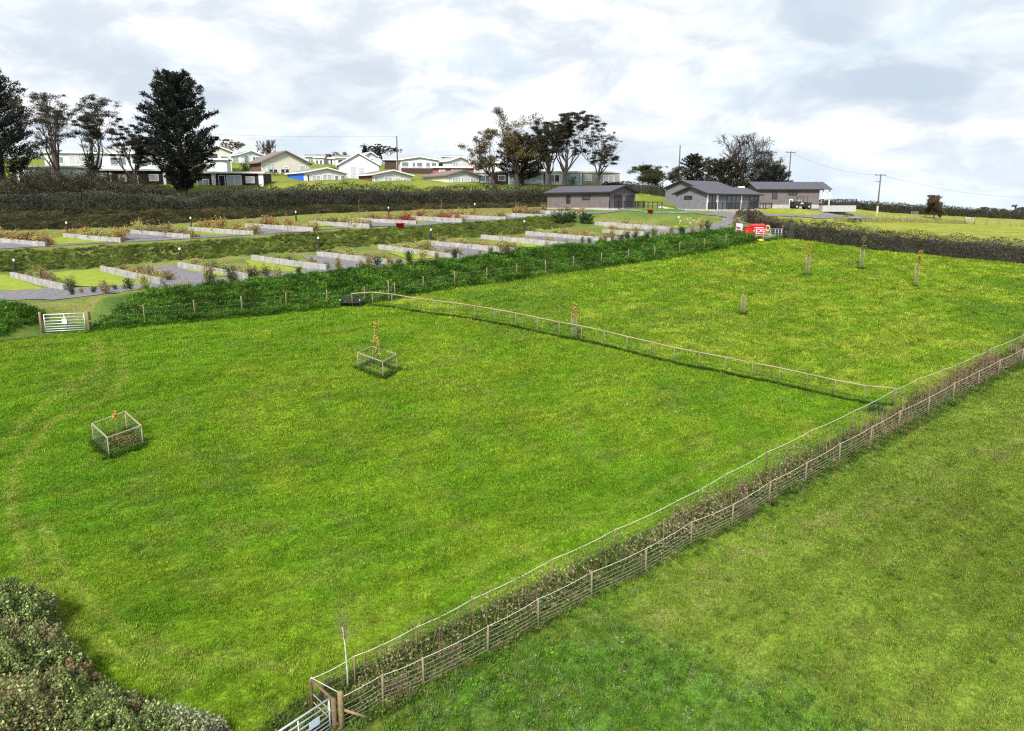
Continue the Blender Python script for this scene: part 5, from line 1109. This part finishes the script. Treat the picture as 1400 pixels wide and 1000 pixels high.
building('chalet', 'white gabled chalet just right of the narrow conifer tip', (497,228,165), 30, (516,), 6, 2.3, .9, 'y', WHITE, PALEROOF, FASW, [('f',.3,.7,.5,1.8,'k')], group=G1)
building('chalet', 'small white chalet with two dark windows, behind the cream gable', (431,231,162), 5, (443,), 5, 2.5, .4, 'x', WHITE, PALEROOF, FASW, [('f',.1,.4,.8,1.9,'k'),('f',.55,.85,.8,1.9,'k')], group=G1)
building('chalet', 'small white chalet with dark doors beside the red-leaved tree', (444,231,164), 5, (458,), 5, 2.3, .3, 'x', WHITE, PALEROOF, FASW, [('f',.55,.8,.1,2.0,'k')], group=G1)
building('chalet', 'white flat chalet at the far right of the back row, seen through the trees', (606,228,172), 5, (632,), 5, 2.3, .3, 'x', WHITE, GREYROOF, FASW, [('f',.2,.8,.6,1.7,'w',3)], group=G1)
building('chalet', 'tiny grey-roofed chalet at the top of the hill behind the cream gable', (418,226,172), 10, (436,), 5, 2.0, .5, 'x', PALEB, GREYROOF, FASW, [('f',.2,.6,.6,1.6,'w',2)], group=G1)

# ------------------------------------------------------------ three dark lodges
deck = mat('deck_boards', (.30,.30,.31), .8, (.24,.24,.25), 2); stonem = mat('pale_plinth', (.42,.42,.42), .9, (.34,.34,.34), 2)
def deckrail(t, fr, x0, y0, x1, y1, z, face, n=6):
    """a deck with a railing on local frame"""
    O, ang, a, b = fr; q = MB().frame(O, ang); q.box((x0,y0,-.9),(x1,y1,z)); q.build('deck', stonem, t)
    q = MB().frame(O, ang)
    def run(p0, p1):
        p0 = np.array(p0); p1 = np.array(p1); L_ = np.linalg.norm(p1-p0); k = max(1, int(L_/1.6))
        for i in range(k+1): p = p0+(p1-p0)*i/k; q.box((p[0]-.05,p[1]-.05,z),(p[0]+.05,p[1]+.05,z+1.05))
        q.beam((*p0,z+1.0),(*p1,z+1.0),.07,.05); q.beam((*p0,z+.15),(*p1,z+.15),.05,.04)
        m_ = int(L_/.22)
        for i in range(m_): p = p0+(p1-p0)*(i+.5)/m_; q.box((p[0]-.015,p[1]-.015,z+.15),(p[0]+.015,p[1]+.015,z+1.0))
    if face == 'f': run((x0,y0+.06),(x1,y0+.06)); run((x1-.06,y0),(x1-.06,y1)); run((x0+.06,y0),(x0+.06,y1))
    q.build('railing', DF, t)
t, fr = building('lodge', 'brown-grey clad lodge with slate roof, leftmost of the three', (833,286.5,104), 47.4, (868,), (748,), 2.45, .85, 'y', CLAD, SLATE, FASD, [('f',.18,.46,.1,2.0,'d',2),('f',.62,.92,.1,2.0,'d',2),('s',.61,.68,.85,1.95,'d'),('s',.30,.42,1.35,2.0,'d',2)], cat='lodge', over=.45, plinth=stonem)
deckrail(t, fr, -.1,-1.6,fr[2]+.1,-.02,.12,'f')
q = MB().frame(fr[0], fr[1]); q.tube([(-.03,-.03,0),(-.03,-.03,2.4)], .06, 6); q.build('downpipe', DF, t)
t, fr = building('lodge', 'large grey clad lodge with twin gables and glazed doors, middle of the three', (965.5,288.5,108), 42, (1037,), (923,), 2.55, .95, 'x', CLADG, SLATE, FASD, [('f',.03,.16,.1,2.25,'d',2),('f',.36,.62,.1,2.25,'d',3),('f',.80,.98,.1,2.25,'d',2),('f',.0,.025,.1,2.3,'p'),('f',.165,.2,.1,2.3,'p'),('f',.62,.65,.1,2.3,'p'),('s',.46,.72,1.65,2.2,'d',2)], cat='lodge', over=.45, plinth=stonem)
deckrail(t, fr, .2,-1.5,fr[2]+1.4,-.02,.18,'f')
O2 = P3(951,284,115.5)
_, fr2_ = building('lodge', '', (953,284,115), 42, (1000,), (909,), 3.05, 1.1, 'x', CLADG, SLATE, FASD, [], cat='lodge', over=.4, t=t)
mb = MB(); c = P3(1013,256,120); mb.box(c-[.5,.4,.9], c+[.5,.4,.1]); mb.build('roof_vent', FASW, t)
t, fr = building('lodge', 'brown clad lodge with a covered porch at its right end, rightmost of the three', (1034,282,120), 4, (1119,), 6, 2.75, 1.1, 'x', CLAD, SLATE, FASD, [('f',.24,.32,1.15,2.3,'d'),('f',.50,.64,1.75,2.3,'d',2),('f',.52,.58,.3,1.1,'w')], cat='lodge', over=.4, plinth=stonem)
O, ang, a, b = fr
q = MB().frame(O, ang); q.prism([(a+.42,-.45,2.62),(a+1.9,-.45,2.62),(a+1.9,b/2,3.87),(a+.42,b/2,3.87)], (0,0,.12)); q.prism([(a+.42,b+.45,2.62),(a+1.9,b+.45,2.62),(a+1.9,b/2,3.87),(a+.42,b/2,3.87)], (0,0,.12)); q.build('porch_roof', SLATE, t)
q = MB().frame(O, ang)
for x in (a+.6, a+1.7): q.box((x-.08,-.1,0),(x+.08,.06,2.7))
q.build('porch_posts', FASW, t)
deckrail(t, fr, a+.1,-1.2,a+5.8,-.05,.1,'f')
# glass balustrade and terrace right of the right lodge
for j, (x0, x1) in enumerate([(1130,1142),(1144,1156)]):
    p0 = P3(x0,286,121.5); p1 = P3(x1,286,121.5); t = thing('planter_wall', 'low grey terrace block, %s one right of the right lodge' % ('left','right')[j], 'low wall', onz(p0)); mb = MB(); z = float(hz(p0[0], p0[1])); mb.box((p0[0],p0[1]-.3,z-.3),(p1[0],p0[1]+.3,z+.65)); mb.build('block', stonem, t)
p0, p1 = ptZ(1130,283,124), ptZ(1160,284,126); t = thing('balustrade', 'dark post railing on the terrace right of the right lodge', 'railing', p0)
for k in range(9): mb = MB(); p = onz(p0+(p1-p0)*k/8); mb.box(p-[.06,.06,.2], p+[.06,.06,1.45+.15*random.random()]); mb.build('post', DF, t)
mb = MB(); mb.beam(p0+[0,0,1.1], p1+[0,0,1.1], .05,.05); mb.build('rail', DF, t)
# handrail and low retaining wall left of the middle lodge
p0, p1 = ptZ(873,284,108), ptZ(905,286,110); t = thing('railing', 'dark railing on the yard between the left and middle lodges', 'railing', p0)
for k in range(6): mb = MB(); p = onz(p0+(p1-p0)*k/5); mb.box(p-[.06,.06,.2], p+[.06,.06,1.15]); mb.build('post', DF, t)
for z in (.55,1.05): mb = MB(); mb.beam(p0+[0,0,z], p1+[0,0,z], .05,.05); mb.build('rail', DF, t)
p0, p1 = ptZ(899,286,112), ptZ(938,291,108.5); t = thing('stone_edge', 'pale rubble edge sloping down beside the middle lodge', 'low wall', p0); mb = MB()
for k in range(26): p = onz(p0+(p1-p0)*k/25+rng.normal(size=3)*.12); s_ = .14+.14*random.random(); mb.lathe(p-[0,0,.1], [(s_*.6,0),(s_,s_*.6),(s_*.8,s_*1.3),(s_*.2,s_*1.6)], 6)
mb.build('stones', mat('pale_stone', (.5,.46,.38), .9, (.36,.33,.27), 3), t)
# ------------------------------------------------------------ vehicle, picnic table
rub = mat('tyre_rubber', (.018,.018,.018), .9); seatm = mat('seat_cream', (.55,.55,.5), .7)
o = ptZ(1094,288,118); ang = rad(6); t = thing('utility_vehicle', 'small black open utility vehicle parked in front of the right lodge', 'vehicle', o)
def vb(name, parts, m, bevel=0):
    q = MB().frame(o, ang)
    for p in parts: q.box(*p)
    return q.build(name, m, t, bevel=bevel)
vb('body', [((-1.5,-.65,.45),(1.5,.65,.78)), ((-1.5,-.65,.78),(-.35,.65,1.0)), ((.75,-.6,.78),(1.55,.6,1.08))], blackm, .05)
vb('cargo_bed', [((-1.55,-.68,1.0),(-.4,-.62,1.25)),((-1.55,.62,1.0),(-.4,.68,1.25)),((-1.55,-.68,1.0),(-1.48,.68,1.25))], blackm)
vb('seat', [((-.3,-.55,.85),(.25,.55,1.0)),((-.35,-.55,1.0),(-.2,.55,1.5))], seatm, .03)
vb('roll_frame', [((-.35,-.62,1.0),(-.29,-.56,1.95)),((-.35,.56,1.0),(-.29,.62,1.95)),((.75,-.62,1.0),(.81,-.56,1.95)),((.75,.56,1.0),(.81,.62,1.95)),((-.4,-.66,1.95),(.86,.66,2.0))], DF)
vb('bonnet', [((.8,-.5,1.08),(1.5,.5,1.14))], mat('camo_green', (.2,.22,.16), .6), .02)
for x in (-1.0, 1.05):
    for y in (-.72, .72):
        q = MB().frame(o, ang); pr = [(.12,-.14),(.36,-.14),(.42,-.06),(.42,.06),(.36,.14),(.12,.14)]; n_ = 16; vs = []
        for r_, yy in pr:
            for k in range(n_): a_ = 6.283*k/n_; vs.append((x+r_*math.cos(a_), y+yy, .42+r_*math.sin(a_)))
        q.add(vs, [(i*n_+k, i*n_+(k+1) % n_, (i+1)*n_+(k+1) % n_, (i+1)*n_+k) for i in range(5) for k in range(n_)]+[tuple(range(n_)), tuple(5*n_+k for k in range(n_))]); w_ = q.build('wheel', rub, t, True)
        q = MB().frame(o, ang); q.box((x-.14,y-.16,.28),(x+.14,y+.16,.56)); q.build('rim', galv, w_, bevel=.05)
o = ptZ(1168.5,296,112); ang = rad(20); t = thing('picnic_table', 'dark picnic table with a pale top in the meadow right of the lodges', 'picnic table', o)
q = MB().frame(o, ang)
for k in range(5): q.box((-.9,-.38+.155*k,.74),(.9,-.25+.155*k,.79))
q.build('tabletop', mat('pale_top', (.55,.5,.42), .8), t)
for s_ in (-1, 1):
    q = MB().frame(o, ang); q.box((-.9,s_*.75-.13,.43),(.9,s_*.75+.13,.48)); q.build('bench_seat', mat('dark_timber', (.09,.07,.055), .8), t)
    q = MB().frame(o, ang); q.beam((s_*.65,-.8,0),(s_*.65,-.25,.74),.09,.09); q.beam((s_*.65,.8,0),(s_*.65,.25,.74),.09,.09); q.beam((s_*.65,-.8,.4),(s_*.65,.8,.4),.07,.09); q.build('trestle', mat('dark_timber', (.09,.07,.055)), t)
# chairs on the cream chalet lawn
for j, px in enumerate((372,378,388,394)):
    o = P3(px, 239.5, 128.6); t = thing('garden_chair', 'dark garden chair in front of the large cream gabled chalet, %s from the left' % ORD[j], 'chair', o, 'garden chairs by the cream chalet'); mb = MB().frame(o, rad(40)); mb.box((-.28,-.28,.4),(.28,.28,.46)); mb.box((-.28,.24,.46),(.28,.3,.95))
    mb.build('seat', DF, t); mb = MB().frame(o, rad(40))
    for x in (-.25,.25):
        for y in (-.25,.25): mb.box((x-.03,y-.03,-.3),(x+.03,y+.03,.4))
    mb.build('leg_frame', DF, t)
for (px, py, Z, s_, lab) in [(337,238,129,1.9,'dark clipped cone shrub at the left corner of the cream gabled chalet'),(459,242,130,1.6,'dark rounded shrub left of the tall white gabled chalet'),(472,255,118,1.3,'yellow-green bush in front of the tall white gabled chalet'),(782,254,119,1.4,'low dark shrub in front of the blue terrace unit')]:
    put_shrub('dark green' if 'dark' in lab else 'yellow', P3(px,py,Z), s_, lab, 'garden shrubs among the chalets', 1.1)
# ------------------------------------------------------------ poles
polem = mat('pole_timber', (.12,.095,.08), .9, (.08,.065,.055), 5)
def pole(px, py, Z, yt, lab, arm=0, r=.13, second=None, tr=False):
    b = ptZ(px, py, Z); H = hy(b, yt); t = thing('telegraph_pole', lab, 'telegraph pole', b); mb = MB(); mb.tube([b-[0,0,.5], b+[0,0,H]], [r*1.1, r*.8], 8); mb.build('pole', polem, t, True)
    if arm:
        mb = MB(); mb.beam(b+[-arm/2,0,H-.15], b+[arm/2,.2,H-.15], .12,.12); mb.build('crossarm', polem, t)
        for k in (-1, 0, 1): mb = MB(); mb.lathe(b+[k*arm*.45,0,H-.09], [(.04,0),(.07,.05),(.05,.16),(.02,.2)], 7); mb.build('insulator', mat('insulator', (.35,.3,.28)), t)
        if second: mb = MB(); mb.beam(b+[-arm*.4,0,H-1.2], b+[.1,0,H-1.2], .08,.08); mb.build('stay', polem, t)
    return b+[0,0,H-.1]
q1 = pole(544,240,135,187,'plain telegraph pole among the white chalets')
q2 = pole(927,262,145,200,'tall plain telegraph pole left of the evergreens behind the lodges')
q3 = pole(878,258,165,221,'thin pale pole left of the windswept tree', r=.07)
q4 = pole(1064,264,148,216,'shorter plain pole left of the crossarmed one', r=.1)
q5 = pole(1077,264,142,208.5,'crossarmed telegraph pole behind the right lodge', 1.9)
q6 = pole(1199,291,128,239,'crossarmed telegraph pole standing alone by the skyline hedge', 2.0, second=True)
cab = mat('cable', (.12,.12,.13), .6)
for a_, b_, lab in ((q1, np.array([-95,150,36.5]), 'overhead cable running left from the pole among the chalets'), (q5, q6, 'overhead cable between the two crossarmed poles'), (q6, q6+np.array([45,25,-3.5]), 'overhead cable running right from the lone crossarmed pole')):
    mb = MB(); mb.tube(sag(a_, b_, 1.0, 14), .013, 4); ob = mb.build('overhead_cable', cab); tag(ob, lab, 'cable')
mb = MB(); p = ptZ(1199,292,127.6); mb.tube([p, p+[0,0,1.9]], .16, 9); ob = mb.build('guard_sleeve', mat('pale_sleeve', (.55,.52,.48))); tag(ob, 'pale sleeve round the foot of the lone crossarmed pole', 'pole sleeve')
# ------------------------------------------------------------ meadow fences at the right
def simple_fence(pts2, lab, n, h=1.2, rail=True, r=.06, nm='meadow_fence'):
    a = np.array([ptZ(*p) for p in pts2]); d = densify(a, .5); s = np.r_[0, np.cumsum(np.linalg.norm(np.diff(d[:, :2], axis=0), axis=1))]; P = [onz([np.interp(q, s, d[:, 0]), np.interp(q, s, d[:, 1])]) for q in np.linspace(0, s[-1], n)]
    t = thing(nm, lab, 'fence', P[0]); tp = []
    for p in P: mb = MB(); tp.append(post(mb, p, h*(.92+.16*random.random()), r)); mb.build('post', woodg, t, True)
    mb = MB()
    for i in range(n-1):
        for z in ((.5,.95) if rail else (.3,.6,.9)): mb.beam(P[i]+[0,0,z], P[i+1]+[0,0,z], .05 if rail else .015, .09 if rail else .015)
    mb.build('rails' if rail else 'wires', woodg if rail else wire, t)
simple_fence([(1168,305,112),(1215,303,124),(1270,298,133),(1320,301,137)], 'post and wire fence across the bright meadow, left of the small gate', 17, 1.25, False)
a, b = ptZ(1321,301,137), ptZ(1331,301.5,137); field_gate('wooden_gate', 'small pale wooden gate in the meadow fence by the skyline hedge', a, b, 1.2, [0,.25,.5,.75,1.0], postm=woodg)
simple_fence([(1333,302,137),(1360,305,137),(1400,308,137),(1440,311,138)], 'grey rail fence right of the small meadow gate', 8, 1.15, True)
simple_fence([(1098,303,108),(1140,305,110),(1168,305,112)], 'thin wire fence in front of the picnic table', 8, 1.1, False, .04)
o = ptZ(1249.5,298,131); t = thing('bare_frame', 'small pale timber lattice beside the meadow fence', 'trellis', o); mb = MB()
for k in range(5): mb.beam(o+[-.6+.3*k,0,0], o+[-.55+.3*k,0,1.55], .07,.07); 
for k in range(4): mb.beam(o+[-.65,0,.3+.38*k], o+[.65,0,.35+.38*k], .06,.06)
mb.build('lattice', woodg, t)
t.name = 'trellis'
a, b = ptZ(1190,292,126), ptZ(1190,292,126)
# dry weeds along the meadow fence
xs = rng.random(5000); A_ = ptZ(1140,305,110); B_ = ptZ(1325,301,137); Q = A_*(1-xs[:, None])+B_*xs[:, None]; Q[:, 1] += rng.normal(size=5000)*.5; Q[:, 2] = hz(Q[:, 0], Q[:, 1])+.6*rng.random(5000)
ob = quadmesh('weeds', leafq(Q, .22, .05, 1.5), pal(5000, [(.22,.2,.10),(.3,.26,.14),(.16,.18,.07)]), leafA); ob['kind'] = 'stuff'; ob['label'] = 'dry pale weeds along the meadow fence'
# pale rocks on the mound
for j in range(14):
    p = ground(920+random.random()*70, 297+random.random()*9); s_ = .08+.09*random.random(); mb = MB(); mb.lathe(p-[0,0,.05], [(s_*.7,0),(s_,s_*.5),(s_*.8,s_*1.1),(s_*.2,s_*1.4)], 7); ob = mb.build('rock', mat('pale_stone', (.5,.46,.38))); tag(ob, 'pale rock scattered on the right end of the grass mound', 'rock', 'pale rocks on the grass mound')

# ============================================================ camera, sun, sky
cam = bpy.data.cameras.new('camera'); co = bpy.data.objects.new('camera', cam); COL.objects.link(co); co.location = (0,0,CAMZ); co.rotation_euler = (rad(90)-PITCH, 0, 0)
cam.sensor_width = 36; cam.lens = 36*1000/1400; cam.clip_end = 20000; cam.clip_start = .1; SC.camera = co
EL, AZ = rad(45), rad(-163)     # azimuth from +Y (view direction) towards -X (left)
sun = bpy.data.lights.new('sun', 'SUN'); so = bpy.data.objects.new('sun', sun); COL.objects.link(so); sun.energy = 4.6; sun.angle = rad(12); sun.color = (1,.95,.86)
dv = Vector((math.sin(AZ)*math.cos(EL), math.cos(AZ)*math.cos(EL), math.sin(EL))); so.rotation_euler = dv.to_track_quat('Z', 'Y').to_euler(); so.location = (0,0,80)
w = bpy.data.worlds.new('World'); SC.world = w; w.use_nodes = True; nt = w.node_tree; N = nt.nodes; L = nt.links; N.clear()
out = N.new('ShaderNodeOutputWorld'); bg = N.new('ShaderNodeBackground'); L.new(bg.outputs[0], out.inputs[0]); bg.inputs[1].default_value = .095
sky = N.new('ShaderNodeTexSky'); sky.sky_type = 'NISHITA'; sky.sun_disc = False; sky.sun_elevation = EL; sky.sun_rotation = AZ; sky.air_density = 1.0; sky.dust_density = 2.0; sky.ozone_density = 1.5
tc = N.new('ShaderNodeTexCoord'); sx = N.new('ShaderNodeSeparateXYZ'); L.new(tc.outputs['Generated'], sx.inputs[0])
def mth(op, a, b=None):
    n = N.new('ShaderNodeMath'); n.operation = op
    for i, v in enumerate((a, b)):
        if v is None: continue
        if isinstance(v, (int, float)): n.inputs[i].default_value = v
        else: L.new(v, n.inputs[i])
    return n.outputs[0]
def mr(v, a, b, c=0, d=1):
    n = N.new('ShaderNodeMapRange'); n.interpolation_type = 'SMOOTHSTEP'; L.new(v, n.inputs[0])
    for i, q in enumerate((a, b, c, d)): n.inputs[i+1].default_value = q
    return n.outputs[0]
zz = mth('ADD', mth('MAXIMUM', sx.outputs[2], 0.0), .34); X = mth('DIVIDE', sx.outputs[0], zz); Y = mth('DIVIDE', sx.outputs[1], zz)
cb = N.new('ShaderNodeCombineXYZ'); L.new(X, cb.inputs[0]); L.new(Y, cb.inputs[1])
def noise(scale, det, off, rough=.55, dist=0):
    mp = N.new('ShaderNodeMapping'); mp.inputs['Location'].default_value = off; L.new(cb.outputs[0], mp.inputs['Vector']); n = N.new('ShaderNodeTexNoise'); n.inputs['Scale'].default_value = scale; n.inputs['Detail'].default_value = det; n.inputs['Roughness'].default_value = rough; n.inputs['Distortion'].default_value = dist; L.new(mp.outputs[0], n.inputs['Vector']); return n.outputs[0]
n1 = noise(1.7, 9, (3.1, 1.7, 0), .55, .3); n2 = noise(.95, 5, (7.3, 2.2, 0)); n3 = noise(3.9, 8, (1.3, 9.2, 0), .6, .4)
def mixn(f, a, b, bt='MIX'):
    n = N.new('ShaderNodeMix'); n.data_type = 'RGBA'; n.blend_type = bt
    for s_, v in ((0, f), (6, a), (7, b)):
        if isinstance(v, (int, float)): n.inputs[s_].default_value = v
        elif isinstance(v, tuple): n.inputs[s_].default_value = (*v, 1)
        else: L.new(v, n.inputs[s_])
    return n.outputs[2]
cov = mr(mth('ADD', mth('MULTIPLY', n1, .6), mth('MULTIPLY', n2, .4)), .34, .53)
cloud = mixn(mr(n3, .35, .65), (5.3,5.8,6.4), (8.4,8.5,8.6))
dark = mr(n2, .52, .64); cloud = mixn(mth('MULTIPLY', dark, .7), cloud, (4.3,4.9,5.6))
def dirv(px, py): return unit(P3(px, py, 1.0)-np.array([0,0,CAMZ]))
for (px, py, sz_, amt, sq_) in ((1245, 118, .13, .95, 3.4), (1150, 8, .085, .8, 2.0), (430, 110, .20, .45, 3.0), (1330, 150, .10, .6, 4.0), (60, 95, .18, .4, 3.0)):
    d0 = dirv(px, py); vs_ = N.new('ShaderNodeVectorMath'); vs_.operation = 'SUBTRACT'; L.new(tc.outputs['Generated'], vs_.inputs[0]); vs_.inputs[1].default_value = [float(q) for q in d0]
    vm = N.new('ShaderNodeVectorMath'); vm.operation = 'MULTIPLY'; L.new(vs_.outputs[0], vm.inputs[0]); vm.inputs[1].default_value = (1, 1, sq_)
    vl = N.new('ShaderNodeVectorMath'); vl.operation = 'LENGTH'; L.new(vm.outputs[0], vl.inputs[0])
    e_ = mth('ADD', vl.outputs['Value'], mth('MULTIPLY', mth('SUBTRACT', n1, .5), sz_*2.2)); e_ = mth('ADD', e_, mth('MULTIPLY', mth('SUBTRACT', n3, .5), sz_*.8))
    cloud = mixn(mth('MULTIPLY', mr(e_, sz_*.25, sz_*1.1, 1, 0), amt), cloud, (4.2,4.95,5.8)); 
    cov = mth('MAXIMUM', cov, mr(e_, sz_*.5, sz_*1.2, 1, 0))
hzc = mixn(1.0, (5.2,6.2,7.2), (5.2,6.2,7.2)); blue = mixn(.72, sky.outputs[0], (5.4,6.4,7.3))
col = mixn(cov, blue, cloud); low = mr(sx.outputs[2], 0.0, .13, 1, 0); col = mixn(mth('MULTIPLY', low, .6), col, (5.6,6.5,7.3)); L.new(col, bg.inputs[0])
SC.view_settings.view_transform = 'Standard'; SC.view_settings.look = 'None'; SC.view_settings.exposure = .6; SC.view_settings.gamma = 1
SC.cycles.max_bounces = 6; SC.cycles.diffuse_bounces = 3; SC.cycles.transparent_max_bounces = 8; SC.cycles.use_denoising = False; SC.cycles.filter_width = 1.25
